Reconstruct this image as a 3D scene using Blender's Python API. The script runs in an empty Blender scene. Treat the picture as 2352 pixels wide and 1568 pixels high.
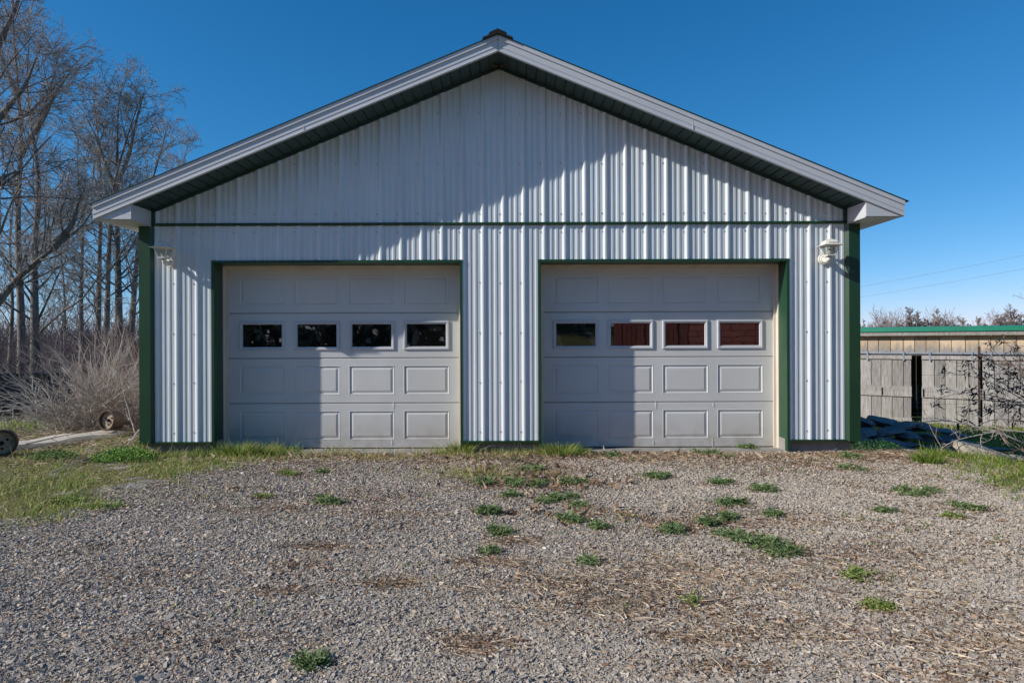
import bpy, math, random
import numpy as np
R_ = math.radians
rng = np.random.default_rng(7)
random.seed(7)
scn = bpy.context.scene
col = scn.collection

# ------------------------------------------------------------------ frame
CX, CD, CH, CF = 0.1365, 7.57, 1.2, 1552.0      # camera x, distance to facade, eye height, focal length in photo pixels


def W(u, v, d):
    """world point seen at photo position (u, v) at depth d"""
    v = v + 0.0038 * (u - 1176)
    return np.array([CX + (u - 1176) * d / CF, d - CD, CH - (v - 784) * d / CF])


def sstep(a, b, x):
    t = np.clip((np.asarray(x, float) - a) / (b - a), 0, 1)
    return t * t * (3 - 2 * t)


def terrain(x, y):
    x = np.asarray(x, float); y = np.asarray(y, float)
    z = -0.97 * sstep(1.2, 9.5, y)
    z = z - 0.26 * sstep(4.1, 6.3, x) * sstep(-1.9, 0.6, y) * (1 - sstep(2, 9, y))
    z = z + 0.012 * np.sin(x * 1.3 + 0.5) * np.cos(y * 1.1) * sstep(0.5, 2.5, np.abs(y))
    z = z - 0.035 * sstep(-0.9, -0.1, y) * (1 - sstep(3.9, 4.2, np.abs(x)))
    z = z + 1.95 * sstep(13, 26, -y) * sstep(-3, 1, x)                 # grassy bank behind the viewer
    return z - 0.01


def G(u, v):
    """point of the ground seen at photo position (u, v)"""
    d = 2.0
    for i in range(4000):
        p = W(u, v, d)
        if p[2] <= terrain(p[0], p[1]):
            break
        d += 0.01
    return p[0], p[1], float(terrain(p[0], p[1]))


# ------------------------------------------------------------------ materials
def new_mat(name):
    m = bpy.data.materials.new(name); m.use_nodes = True
    nt = m.node_tree
    return m, nt, nt.nodes['Principled BSDF']


def nd(nt, t, **kw):
    n = nt.nodes.new(t)
    for k, v in kw.items():
        if k == 'inp':
            for a, b in v.items(): n.inputs[a].default_value = b
        else: setattr(n, k, v)
    return n


def ramp(nt, stops):
    r = nt.nodes.new('ShaderNodeValToRGB')
    e = r.color_ramp.elements
    while len(e) < len(stops): e.new(0.5)
    for i, (p, c) in enumerate(stops):
        e[i].position = p
        e[i].color = (c[0], c[1], c[2], 1) if not isinstance(c, (int, float)) else (c, c, c, 1)
    return r


def coords(nt, scale=(1, 1, 1)):
    tc = nt.nodes.new('ShaderNodeTexCoord'); mp = nt.nodes.new('ShaderNodeMapping')
    mp.inputs['Scale'].default_value = scale
    nt.links.new(tc.outputs['Object'], mp.inputs['Vector'])
    return mp.outputs['Vector']


def mat(name, c, rough=0.5, c2=None, scale=4.0, stretch=(1, 1, 1), detail=6, lo=0.35, hi=0.65, bump=0.0, bscale=60, bstretch=None, spec=0.5, metal=0.0, bdist=0.002):
    m, nt, b = new_mat(name)
    b.inputs['Roughness'].default_value = rough
    b.inputs['Metallic'].default_value = metal
    b.inputs['Specular IOR Level'].default_value = spec
    c2 = c2 or tuple(x * 0.85 for x in c)
    n = nd(nt, 'ShaderNodeTexNoise', inp={'Scale': scale, 'Detail': detail, 'Roughness': 0.6})
    nt.links.new(coords(nt, stretch), n.inputs['Vector'])
    r = ramp(nt, [(lo, c), (hi, c2)])
    nt.links.new(n.outputs['Fac'], r.inputs['Fac'])
    nt.links.new(r.outputs['Color'], b.inputs['Base Color'])
    if bump:
        n2 = nd(nt, 'ShaderNodeTexNoise', inp={'Scale': bscale, 'Detail': 5})
        nt.links.new(coords(nt, bstretch or stretch), n2.inputs['Vector'])
        bp = nd(nt, 'ShaderNodeBump', inp={'Strength': bump, 'Distance': bdist})
        nt.links.new(n2.outputs['Fac'], bp.inputs['Height'])
        nt.links.new(bp.outputs['Normal'], b.inputs['Normal'])
    return m


def tint_mat(name, rough=0.8, spec=0.3, var=0.0, trans=0.0):
    """colour of each small piece comes from the 'tint' attribute"""
    m, nt, b = new_mat(name)
    a = nd(nt, 'ShaderNodeAttribute', attribute_name='tint')
    b.inputs['Roughness'].default_value = rough
    b.inputs['Specular IOR Level'].default_value = spec
    nt.links.new(a.outputs['Color'], b.inputs['Base Color'])
    if trans:
        t = nd(nt, 'ShaderNodeBsdfTranslucent'); mx = nd(nt, 'ShaderNodeMixShader', inp={'Fac': trans})
        nt.links.new(a.outputs['Color'], t.inputs['Color'])
        nt.links.new(b.outputs[0], mx.inputs[1]); nt.links.new(t.outputs[0], mx.inputs[2])
        nt.links.new(mx.outputs[0], nt.nodes['Material Output'].inputs['Surface'])
    return m


M = {}
M['steel'] = mat('white_steel', (.70, .745, .76), .32, (.62, .665, .68), 1.6, (1, 1, .35), bump=.13, bscale=2.2, bstretch=(1.4, 1, .5), bdist=.02)
M['green'] = mat('green_trim', (.017, .066, .030), .36, (.012, .050, .024), 3, (1, 1, .5), bump=.04, bscale=3, bdist=.02)
M['dgreen'] = mat('soffit_green', (.018, .055, .048), .42, (.024, .046, .042), 6)
M['fascia'] = mat('fascia_white', (.60, .61, .63), .38, (.54, .55, .57), 2.5, (.5, 1, 2))
M['jamb'] = mat('cream_wood', (.70, .64, .54), .55, (.60, .53, .43), 3, (3, 3, .4))
M['concrete'] = mat('concrete', (.32, .30, .27), .9, (.22, .21, .19), 8, bump=.5, bscale=60)
M['lampwhite'] = mat('lamp_white', (.80, .77, .70), .35, (.70, .66, .58), 20)
M['black'] = mat('black_metal', (.012, .011, .010), .7, (.020, .017, .014), 10, spec=.2)
M['galv'] = mat('galvanised', (.55, .58, .62), .35, (.42, .45, .50), 12, metal=.7)
M['rust'] = mat('rust', (.055, .032, .022), .85, (.10, .055, .035), 14, bump=.6, bscale=40)
M['rustface'] = mat('rust_face', (.40, .31, .22), .85, (.14, .085, .055), 18, lo=.48, hi=.75, bump=.5, bscale=40)
M['paleplank'] = mat('pale_plank', (.62, .55, .46), .8, (.42, .36, .29), 5, (1, 6, 6), bump=.5, bscale=30)
M['screw'] = mat('screw', (.42, .43, .45), .5)
M['roofgreen'] = mat('roof_green', (.010, .20, .115), .3, (.014, .16, .09), 3)
M['roofdark'] = mat('roof_dark_green', (.010, .055, .035), .45, (.014, .045, .03), 3)
M['dark'] = mat('dark_interior', (.012, .011, .010), .9)
M['redbarn'] = None
M['bark'] = mat('bark', (.085, .078, .07), .9, (.21, .195, .175), 5, (1, 1, .3), bump=.8, bscale=18, bdist=.02)
M['palebark'] = mat('pale_bark', (.24, .205, .17), .9, (.12, .10, .085), 4, (1, 1, .4), bump=.7, bscale=18, bdist=.02)
M['twig'] = mat('twig', (.23, .215, .205), .85, (.38, .36, .335), 1.5)
M['redtwig'] = mat('red_twig', (.23, .175, .155), .85, (.33, .275, .245), 1.5)
M['thicket'] = mat('thicket_twig', (.075, .058, .068), .9, (.12, .092, .10), 1.0)
M['fartwig'] = mat('far_twig', (.30, .235, .21), .9, (.23, .185, .17), .3)
M['paletwig'] = mat('pale_twig', (.50, .455, .40), .75, (.31, .27, .235), 5)
M['tantwig'] = mat('tan_twig', (.34, .25, .195), .8, (.20, .14, .105), 5)
M['redbrown'] = mat('cane_red', (.26, .13, .10), .7, (.33, .19, .15), 5)
M['grass'] = tint_mat('grass', .6, .3, trans=.3)
M['stone'] = tint_mat('gravel_stone', .85, .25)
M['leaf'] = tint_mat('leaf', .7, .3, trans=.2)


def glass_mat():
    m, nt, b = new_mat('window_glass')
    b.inputs['Base Color'].default_value = (.006, .006, .005, 1)
    b.inputs['Roughness'].default_value = .015
    b.inputs['IOR'].default_value = 2.05
    n = nd(nt, 'ShaderNodeTexNoise', inp={'Scale': 7.0, 'Detail': 2})
    nt.links.new(coords(nt), n.inputs['Vector'])
    bp = nd(nt, 'ShaderNodeBump', inp={'Strength': .022, 'Distance': .01})
    nt.links.new(n.outputs['Fac'], bp.inputs['Height']); nt.links.new(bp.outputs['Normal'], b.inputs['Normal'])
    return m


def lamp_glass_mat():
    m, nt, b = new_mat('lantern_glass')
    b.inputs['Base Color'].default_value = (.22, .30, .27, 1)
    b.inputs['Roughness'].default_value = .05
    b.inputs['Alpha'].default_value = .38
    return m


M['glass'] = glass_mat(); M['lampglass'] = lamp_glass_mat()


def door_mat():
    m, nt, b = new_mat('door_paint')
    b.inputs['Roughness'].default_value = .42
    n = nd(nt, 'ShaderNodeTexNoise', inp={'Scale': 2.0, 'Detail': 4}); nt.links.new(coords(nt), n.inputs['Vector'])
    r = ramp(nt, [(.35, (.68, .675, .655)), (.7, (.63, .625, .605))]); nt.links.new(n.outputs['Fac'], r.inputs['Fac'])
    # dust splashed on the bottom section
    sep = nd(nt, 'ShaderNodeSeparateXYZ'); nt.links.new(coords(nt), sep.inputs[0])
    dn = nd(nt, 'ShaderNodeTexNoise', inp={'Scale': 9.0, 'Detail': 6}); nt.links.new(coords(nt), dn.inputs['Vector'])
    mr = nd(nt, 'ShaderNodeMapRange', inp={'From Min': .02, 'From Max': .36, 'To Min': .95, 'To Max': 0.0}); nt.links.new(sep.outputs['Z'], mr.inputs['Value'])
    mu = nd(nt, 'ShaderNodeMath', operation='MULTIPLY'); nt.links.new(mr.outputs[0], mu.inputs[0]); nt.links.new(dn.outputs['Fac'], mu.inputs[1])
    mx = nd(nt, 'ShaderNodeMixRGB'); mx.inputs['Color2'].default_value = (.36, .31, .25, 1)
    nt.links.new(mu.outputs[0], mx.inputs['Fac']); nt.links.new(r.outputs['Color'], mx.inputs['Color1'])
    nt.links.new(mx.outputs['Color'], b.inputs['Base Color'])
    n2 = nd(nt, 'ShaderNodeTexNoise', inp={'Scale': 26, 'Detail': 4}); nt.links.new(coords(nt, (.6, 1, 5)), n2.inputs['Vector'])
    b1 = nd(nt, 'ShaderNodeBump', inp={'Strength': .10, 'Distance': .003}); nt.links.new(n2.outputs['Fac'], b1.inputs['Height'])
    n3 = nd(nt, 'ShaderNodeTexNoise', inp={'Scale': 3.2, 'Detail': 1}); nt.links.new(coords(nt), n3.inputs['Vector'])
    b2 = nd(nt, 'ShaderNodeBump', inp={'Strength': .10, 'Distance': .03}); nt.links.new(n3.outputs['Fac'], b2.inputs['Height'])
    nt.links.new(b1.outputs['Normal'], b2.inputs['Normal']); nt.links.new(b2.outputs['Normal'], b.inputs['Normal'])
    return m


M['door'] = door_mat()


def wood_mat(name, c, c2, c3):
    """weathered boards: grain along Z, knots, each board its own tone through 'tint'"""
    m, nt, b = new_mat(name)
    b.inputs['Roughness'].default_value = .85
    n = nd(nt, 'ShaderNodeTexNoise', inp={'Scale': 5.0, 'Detail': 8, 'Roughness': .7}); nt.links.new(coords(nt, (9, 9, .9)), n.inputs['Vector'])
    r = ramp(nt, [(.3, c), (.52, c2), (.75, c3)]); nt.links.new(n.outputs['Fac'], r.inputs['Fac'])
    a = nd(nt, 'ShaderNodeAttribute', attribute_name='tint')
    mx = nd(nt, 'ShaderNodeMixRGB', blend_type='MULTIPLY', inp={'Fac': 1.0})
    nt.links.new(r.outputs['Color'], mx.inputs['Color1']); nt.links.new(a.outputs['Color'], mx.inputs['Color2'])
    nt.links.new(mx.outputs['Color'], b.inputs['Base Color'])
    bp = nd(nt, 'ShaderNodeBump', inp={'Strength': .5, 'Distance': .004}); nt.links.new(n.outputs['Fac'], bp.inputs['Height'])
    nt.links.new(bp.outputs['Normal'], b.inputs['Normal'])
    return m


def weather(m):
    nt = m.node_tree; b = nt.nodes['Principled BSDF']; src = b.inputs['Base Color'].links[0].from_socket
    tc = nd(nt, 'ShaderNodeTexCoord'); sp = nd(nt, 'ShaderNodeSeparateXYZ'); nt.links.new(tc.outputs['Object'], sp.inputs[0])
    n = nd(nt, 'ShaderNodeTexNoise', inp={'Scale': 4.0, 'Detail': 5}); nt.links.new(coords(nt, (3, 3, .8)), n.inputs['Vector'])
    mr = nd(nt, 'ShaderNodeMapRange', inp={'From Min': 2.30, 'From Max': 1.85, 'To Min': -.40, 'To Max': .62}); nt.links.new(sp.outputs['Z'], mr.inputs['Value'])
    ad = nd(nt, 'ShaderNodeMath', operation='MULTIPLY_ADD'); ad.inputs[1].default_value = 1.3; nt.links.new(n.outputs['Fac'], ad.inputs[0]); nt.links.new(mr.outputs[0], ad.inputs[2])
    m2 = nd(nt, 'ShaderNodeMapRange', inp={'From Min': .62, 'From Max': 1.1, 'To Min': 0, 'To Max': .9}); nt.links.new(ad.outputs[0], m2.inputs['Value'])
    mx = nd(nt, 'ShaderNodeMixRGB'); mx.inputs['Color2'].default_value = (.22, .205, .19, 1)
    nt.links.new(m2.outputs[0], mx.inputs['Fac']); nt.links.new(src, mx.inputs['Color1']); nt.links.new(mx.outputs['Color'], b.inputs['Base Color'])


M['greywood'] = wood_mat('grey_wood', (.46, .435, .41), (.30, .28, .26), (.12, .105, .095))
M['tanwood'] = wood_mat('tan_wood', (.62, .47, .31), (.54, .41, .28), (.30, .25, .20))
weather(M['tanwood'])


def red_shake_mat():
    m, nt, b = new_mat('red_shingle')
    br = nd(nt, 'ShaderNodeTexBrick', inp={'Scale': 1.0, 'Color1': (.60, .17, .13, 1), 'Color2': (.47, .13, .10, 1), 'Mortar': (.06, .015, .012, 1), 'Mortar Size': .010, 'Brick Width': .75, 'Row Height': .19})
    tc = nd(nt, 'ShaderNodeTexCoord'); sp = nd(nt, 'ShaderNodeSeparateXYZ'); cb = nd(nt, 'ShaderNodeCombineXYZ')
    nt.links.new(tc.outputs['Object'], sp.inputs[0]); nt.links.new(sp.outputs['X'], cb.inputs['X']); nt.links.new(sp.outputs['Z'], cb.inputs['Y'])
    nt.links.new(cb.outputs[0], br.inputs['Vector']); nt.links.new(br.outputs['Color'], b.inputs['Base Color'])
    b.inputs['Roughness'].default_value = .8
    return m


M['redbarn'] = red_shake_mat()


def rock_mat(name, c, c2):
    return mat(name, c, .75, c2, 3.5, (1, 1, 2.2), detail=9, lo=.32, hi=.68, bump=1.0, bscale=16, bdist=.045)


M['slate'] = rock_mat('slate', (.09, .09, .092), (.27, .26, .25))
M['boulder'] = rock_mat('tan_rock', (.42, .36, .28), (.24, .20, .155))


def ground_mat():
    m, nt, b = new_mat('ground_mix')
    b.inputs['Roughness'].default_value = .95; b.inputs['Specular IOR Level'].default_value = .2
    V = coords(nt)
    a = nd(nt, 'ShaderNodeAttribute', attribute_name='cover')   # red: grassy soil, green: dirt
    sep = nd(nt, 'ShaderNodeSeparateColor'); nt.links.new(a.outputs['Color'], sep.inputs['Color'])
    vo = nd(nt, 'ShaderNodeTexVoronoi', inp={'Scale': 75.0, 'Randomness': 1.0}); nt.links.new(V, vo.inputs['Vector'])
    hs = nd(nt, 'ShaderNodeSeparateColor'); nt.links.new(vo.outputs['Color'], hs.inputs['Color'])
    rg = ramp(nt, [(0, (.15, .14, .13)), (.3, (.27, .255, .24)), (.6, (.36, .33, .29)), (.85, (.44, .365, .275)), (1, (.58, .52, .44))])
    nt.links.new(hs.outputs['Red'], rg.inputs['Fac'])
    nz = nd(nt, 'ShaderNodeTexNoise', inp={'Scale': 1.3, 'Detail': 6, 'Roughness': .65}); nt.links.new(V, nz.inputs['Vector'])
    nf = nd(nt, 'ShaderNodeTexNoise', inp={'Scale': 60, 'Detail': 6, 'Roughness': .75}); nt.links.new(V, nf.inputs['Vector'])
    dirt = ramp(nt, [(.3, (.15, .10, .07)), (.5, (.31, .225, .155)), (.7, (.52, .405, .295))]); nt.links.new(nf.outputs['Fac'], dirt.inputs['Fac'])
    turf = ramp(nt, [(.3, (.065, .08, .022)), (.5, (.17, .165, .05)), (.72, (.36, .28, .14))]); nt.links.new(nf.outputs['Fac'], turf.inputs['Fac'])

    def blend(mask, sc, fac_noise, c1, c2):
        ad = nd(nt, 'ShaderNodeMath', operation='ADD'); nt.links.new(mask, ad.inputs[0])
        ns = nd(nt, 'ShaderNodeTexNoise', inp={'Scale': sc, 'Detail': 7, 'Roughness': .7}); nt.links.new(V, ns.inputs['Vector'])
        mr = nd(nt, 'ShaderNodeMapRange', inp={'From Min': .25, 'From Max': .75, 'To Min': -fac_noise, 'To Max': fac_noise}); nt.links.new(ns.outputs['Fac'], mr.inputs['Value'])
        nt.links.new(mr.outputs[0], ad.inputs[1])
        m2 = nd(nt, 'ShaderNodeMapRange', inp={'From Min': .42, 'From Max': .58}); nt.links.new(ad.outputs[0], m2.inputs['Value'])
        mx = nd(nt, 'ShaderNodeMixRGB'); nt.links.new(m2.outputs[0], mx.inputs['Fac']); nt.links.new(c1, mx.inputs['Color1']); nt.links.new(c2, mx.inputs['Color2'])
        return mx.outputs['Color']
    c = blend(sep.outputs['Green'], 5.0, .38, rg.outputs['Color'], dirt.outputs['Color'])
    c = blend(sep.outputs['Red'], 4.0, .30, c, turf.outputs['Color'])
    nt.links.new(c, b.inputs['Base Color'])
    bp = nd(nt, 'ShaderNodeBump', inp={'Strength': 1.0, 'Distance': .012}); bp.invert = True
    nt.links.new(vo.outputs['Distance'], bp.inputs['Height'])
    bp2 = nd(nt, 'ShaderNodeBump', inp={'Strength': .5, 'Distance': .02}); nt.links.new(nf.outputs['Fac'], bp2.inputs['Height'])
    nt.links.new(bp.outputs['Normal'], bp2.inputs['Normal']); nt.links.new(bp2.outputs['Normal'], b.inputs['Normal'])
    return m


M['ground'] = ground_mat()

# ------------------------------------------------------------------ object helpers


def link(name, me, m, parent=None, loc=None):
    o = bpy.data.objects.new(name, me); col.objects.link(o)
    for x in (m if isinstance(m, (list, tuple)) else [m]): me.materials.append(x)
    if parent is not None: o.parent = parent
    if loc is not None: o.location = loc
    return o


def tag(o, label=None, cat=None, group=None, kind=None):
    if label: o['label'] = label
    if cat: o['category'] = cat
    if group: o['group'] = group
    if kind: o['kind'] = kind
    return o


def empty(name, loc, label, cat, group=None):
    o = bpy.data.objects.new(name, None); col.objects.link(o); o.location = loc; o.empty_display_size = .1
    return tag(o, label, cat, group)


def npmesh(name, V, F, mats, parent=None, tint=None, smooth=False, mi=None, attr='tint', loc=None):
    """V (n,3), F (m,k) arrays with equal-sided faces, or a list of them"""
    Fs = F if isinstance(F, list) else [F]
    Fs = [np.asarray(f, np.int32) for f in Fs if len(f)]
    me = bpy.data.meshes.new(name)
    V = np.asarray(V, np.float32)
    me.vertices.add(len(V)); me.vertices.foreach_set('co', V.ravel())
    tot = np.concatenate([np.full(len(f), f.shape[1], np.int32) for f in Fs])
    st = np.concatenate([[0], np.cumsum(tot)[:-1]]).astype(np.int32)
    vi = np.concatenate([f.ravel() for f in Fs])
    me.loops.add(len(vi)); me.loops.foreach_set('vertex_index', vi)
    me.polygons.add(len(tot)); me.polygons.foreach_set('loop_start', st)
    if smooth is True: me.polygons.foreach_set('use_smooth', np.ones(len(tot), bool))
    else: me.polygons.foreach_set('use_smooth', np.zeros(len(tot), bool))
    me.update(calc_edges=True)
    if mi is not None: me.polygons.foreach_set('material_index', np.asarray(mi, np.int32))
    if tint is not None:
        t = np.asarray(tint, np.float32)
        if t.shape[1] == 3: t = np.concatenate([t, np.ones((len(t), 1), np.float32)], 1)
        at = me.attributes.new(attr, 'FLOAT_COLOR', 'POINT'); at.data.foreach_set('color', t.ravel())
    me.validate()
    return link(name, me, mats, parent, loc)


class MB:
    """collects faces for ONE mesh"""
    def __init__(s): s.v = []; s.f = []; s.m = []; s.t = []; s.tint = (1, 1, 1)

    def poly(s, pts, m=0):
        i = len(s.v); s.v += [tuple(map(float, p)) for p in pts]; s.t += [s.tint] * len(pts)
        s.f.append(tuple(range(i, i + len(pts)))); s.m.append(m)

    def hexa(s, p, m=0):
        """p: eight corners, bottom ring then top ring"""
        i = len(s.v); s.v += [tuple(map(float, q)) for q in p]; s.t += [s.tint] * 8
        for f in ((3, 2, 1, 0), (4, 5, 6, 7), (0, 1, 5, 4), (1, 2, 6, 5), (2, 3, 7, 6), (3, 0, 4, 7)):
            s.f.append(tuple(i + k for k in f)); s.m.append(m)

    def box(s, x0, x1, y0, y1, z0, z1, m=0):
        s.hexa([(x0, y0, z0), (x1, y0, z0), (x1, y1, z0), (x0, y1, z0), (x0, y0, z1), (x1, y0, z1), (x1, y1, z1), (x0, y1, z1)], m)

    def prism(s, pts, axis, a, b, m=0):
        """closed outline extruded along axis 'x','y' or 'z' from a to b"""
        def q(p, t): return {'x': (t, p[0], p[1]), 'y': (p[0], t, p[1]), 'z': (p[0], p[1], t)}[axis]
        n = len(pts); i = len(s.v)
        s.v += [q(p, a) for p in pts] + [q(p, b) for p in pts]; s.t += [s.tint] * (2 * n)
        s.f.append(tuple(i + k for k in range(n))); s.m.append(m)
        s.f.append(tuple(i + n + k for k in reversed(range(n)))); s.m.append(m)
        for k in range(n):
            l = (k + 1) % n; s.f.append((i + k, i + n + k, i + n + l, i + l)); s.m.append(m)

    def tube(s, pts, rad, n=8, m=0, cap=True):
        pts = [np.array(p, float) for p in pts]
        rad = rad if hasattr(rad, '__len__') else [rad] * len(pts)
        i = len(s.v); k = len(pts)
        for j, p in enumerate(pts):
            t = pts[min(j + 1, k - 1)] - pts[max(j - 1, 0)]; t /= np.linalg.norm(t) + 1e-9
            a = np.cross(t, (0, 0, 1) if abs(t[2]) < .9 else (1, 0, 0)); a /= np.linalg.norm(a); b = np.cross(t, a)
            for q in range(n):
                w = 2 * math.pi * q / n; s.v.append(tuple(p + rad[j] * (math.cos(w) * a + math.sin(w) * b))); s.t.append(s.tint)
        for j in range(k - 1):
            for q in range(n):
                r = (q + 1) % n; s.f.append((i + j * n + q, i + j * n + r, i + (j + 1) * n + r, i + (j + 1) * n + q)); s.m.append(m)
        if cap:
            s.f.append(tuple(i + q for q in reversed(range(n)))); s.m.append(m)
            s.f.append(tuple(i + (k - 1) * n + q for q in range(n))); s.m.append(m)

    def build(s, name, mats, parent=None, smooth=False, loc=None, fix=True, bevel=0):
        me = bpy.data.meshes.new(name); me.from_pydata(s.v, [], s.f)
        me.polygons.foreach_set('material_index', s.m)
        if smooth: me.polygons.foreach_set('use_smooth', [True] * len(s.f))
        at = me.attributes.new('tint', 'FLOAT_COLOR', 'POINT')
        at.data.foreach_set('color', np.array([t + (1,) for t in s.t], np.float32).ravel())
        me.update()
        if fix:
            import bmesh
            bm = bmesh.new(); bm.from_mesh(me); bmesh.ops.recalc_face_normals(bm, faces=bm.faces); bm.to_mesh(me); bm.free()
        o = link(name, me, mats, parent, loc)
        if bevel:
            b = o.modifiers.new('bevel', 'BEVEL'); b.width = bevel; b.segments = 2; b.limit_method = 'ANGLE'
        return o


# ------------------------------------------------------------------ world, sun, camera
SUN_DIR = np.array([1.0, 0.295, -0.585]); SUN_DIR /= np.linalg.norm(SUN_DIR)      # the way the light travels
SUN_EL = math.asin(-SUN_DIR[2]); TO = -SUN_DIR
SUN_AZ = math.atan2(TO[0], TO[1])                                                   # clockwise from +Y
w = bpy.data.worlds.new('World'); scn.world = w; w.use_nodes = True
nt = w.node_tree; bg = nt.nodes['Background']
sky = nt.nodes.new('ShaderNodeTexSky'); sky.sky_type = 'NISHITA'; sky.sun_disc = False
sky.sun_elevation = SUN_EL; sky.sun_rotation = SUN_AZ; sky.altitude = 300
sky.air_density = 0.7; sky.dust_density = 0.3; sky.ozone_density = 3.0
# deep polarised blue of a dry spring sky: one curve per channel
SKS = .085
sp_ = nt.nodes.new('ShaderNodeSeparateColor'); cb_ = nt.nodes.new('ShaderNodeCombineColor'); nt.links.new(sky.outputs[0], sp_.inputs[0])
for ch, (a_, p_) in (('Red', (2.3, 1.75)), ('Green', (1.22, .95)), ('Blue', (1.36, .80))):
    pw = nd(nt, 'ShaderNodeMath', operation='POWER'); m1 = nd(nt, 'ShaderNodeMath', operation='MULTIPLY'); m2 = nd(nt, 'ShaderNodeMath', operation='MULTIPLY')
    m1.inputs[1].default_value = .085; pw.inputs[1].default_value = p_; m2.inputs[1].default_value = a_ / SKS
    nt.links.new(sp_.outputs[ch], m1.inputs[0]); nt.links.new(m1.outputs[0], pw.inputs[0]); nt.links.new(pw.outputs[0], m2.inputs[0]); nt.links.new(m2.outputs[0], cb_.inputs[ch])
nt.links.new(cb_.outputs[0], bg.inputs['Color']); bg.inputs['Strength'].default_value = SKS
sl = bpy.data.lights.new('sun', 'SUN'); sl.energy = 5.0; sl.angle = R_(.5); sl.color = (1, .955, .88)
so = bpy.data.objects.new('sun', sl); col.objects.link(so)
from mathutils import Vector, Matrix
so.rotation_euler = Vector(SUN_DIR).to_track_quat('-Z', 'Y').to_euler(); so.location = (-30, -10, 25)
cam = bpy.data.cameras.new('camera'); cam.sensor_width = 36; cam.lens = 36 * CF / 2352; cam.clip_end = 2000; cam.clip_start = .05
co = bpy.data.objects.new('camera', cam); col.objects.link(co)
co.matrix_world = Matrix.Translation((CX, -CD, CH)) @ Matrix.Rotation(R_(90), 4, 'X') @ Matrix.Rotation(R_(-.22), 4, 'Z')
scn.camera = co
scn.view_settings.view_transform = 'Standard'; scn.view_settings.look = 'None'
scn.view_settings.exposure = 0.0; scn.view_settings.gamma = 1

# ------------------------------------------------------------------ ground
GX_L = [(-9, -4.6), (-4.2, -3.95), (-3.1, -3.25), (-2.62, -2.80), (-1.68, -2.73), (-1.06, -2.55), (-.44, -2.35), (.2, -2.4), (30, -2.4)]
GX_R = [(-9, 4.6), (-2.6, 4.15), (-1.8, 4.1), (-1.2, 4.3), (-.6, 4.75), (.2, 5.3), (1.2, 5.0), (2.2, 4.2), (30, 4.2)]


def grassy(x, y):
    """>0 inside the grass, in metres from its edge"""
    xl = np.interp(y, [p[0] for p in GX_L], [p[1] for p in GX_L]); xr = np.interp(y, [p[0] for p in GX_R], [p[1] for p in GX_R])
    g = np.maximum(np.maximum(xl - x, x - xr), -8.5 - y)
    return g


def wob(x, y, s, seed=0.0):
    return (np.sin(x * s + 1.7 + seed) * np.cos(y * s * 1.13 + .6 + seed * 2) + .6 * np.sin(x * s * 2.3 + y * s * 1.9 + seed) + .4 * np.cos(y * s * 4.1 - x * s * 3.3 + seed)) / 2.0


def dirt(x, y):
    """0..1: how much soil, dead grass and rotted leaf lies over the stones"""
    n = .5 * wob(x, y, 2.1, 3.0) + .45 * wob(x * 1.1, y * 1.3, 5.3, 1.0) + .35 * wob(x, y, 11.0, 6.0)
    base = np.clip(1.05 + .62 * y + .06 * x, 0, 1) * (x > -3.2) * (x < 4.9)
    for (cx, cy, sx, sy, a) in ((.3, -1.5, .75, .9, .85), (.1, -.8, .6, .5, .5), (1.5, -1.0, .9, .4, .5), (2.6, -1.1, .9, .6, .6), (1.3, -3.0, .9, .45, .7), (2.0, -3.7, .9, .4, .6), (2.9, -3.0, .9, .7, .6), (3.6, -3.9, .8, .6, .6), (.9, -4.3, .7, .35, .45), (-.7, -3.2, .4, .2, .5), (-1.1, -2.3, .8, .35, .5), (-1.7, -1.2, .8, .5, .6), (-2.4, -2.4, .7, .4, .35), (4.2, -1.6, .8, .6, .45), (3.3, -2.1, .8, .4, .5), (-1.2, -4.1, .7, .25, .35), (-2.6, -3.6, .9, .3, .3)):
        base = np.maximum(base, a * np.exp(-((x - cx) / sx) ** 2 - ((y - cy) / sy) ** 2))
    return np.clip(base * (.78 + .75 * n) + .10 * n, 0, 1)


def edge(x, y):
    return grassy(x, y) + .30 * wob(x, y, 2.9) + .22 * wob(x, y, 7.3, 3.0)


def axis(lo, hi, fine_lo, fine_hi, fine, coarse):
    return np.concatenate([np.arange(lo, fine_lo, coarse), np.arange(fine_lo, fine_hi, fine), np.arange(fine_hi, hi + coarse, coarse)])


gx = axis(-320, 320, -11, 15, .10, 9.0); gy = axis(-80, 420, -8, 13, .10, 9.0)
X, Y = np.meshgrid(gx, gy); Z = terrain(X, Y)
Z = Z + .008 * wob(X, Y, 3.0)
nx, ny = len(gx), len(gy)
idx = np.arange(nx * ny).reshape(ny, nx)
F = np.stack([idx[:-1, :-1], idx[:-1, 1:], idx[1:, 1:], idx[1:, :-1]], -1).reshape(-1, 4)
g = edge(X, Y) - .12
cr = np.clip(.5 + g * 1.0, 0, 1) * np.clip(.72 + .45 * wob(X, Y, 3.7, 5.0), .3, 1)
drt = dirt(X, Y)
cov = np.stack([cr, np.maximum(drt, .12), np.zeros_like(cr), np.ones_like(cr)], -1).reshape(-1, 4)
npmesh('ground', np.stack([X, Y, Z], -1).reshape(-1, 3), F, M['ground'], tint=cov, smooth=True, attr='cover')['kind'] = 'structure'

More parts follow.
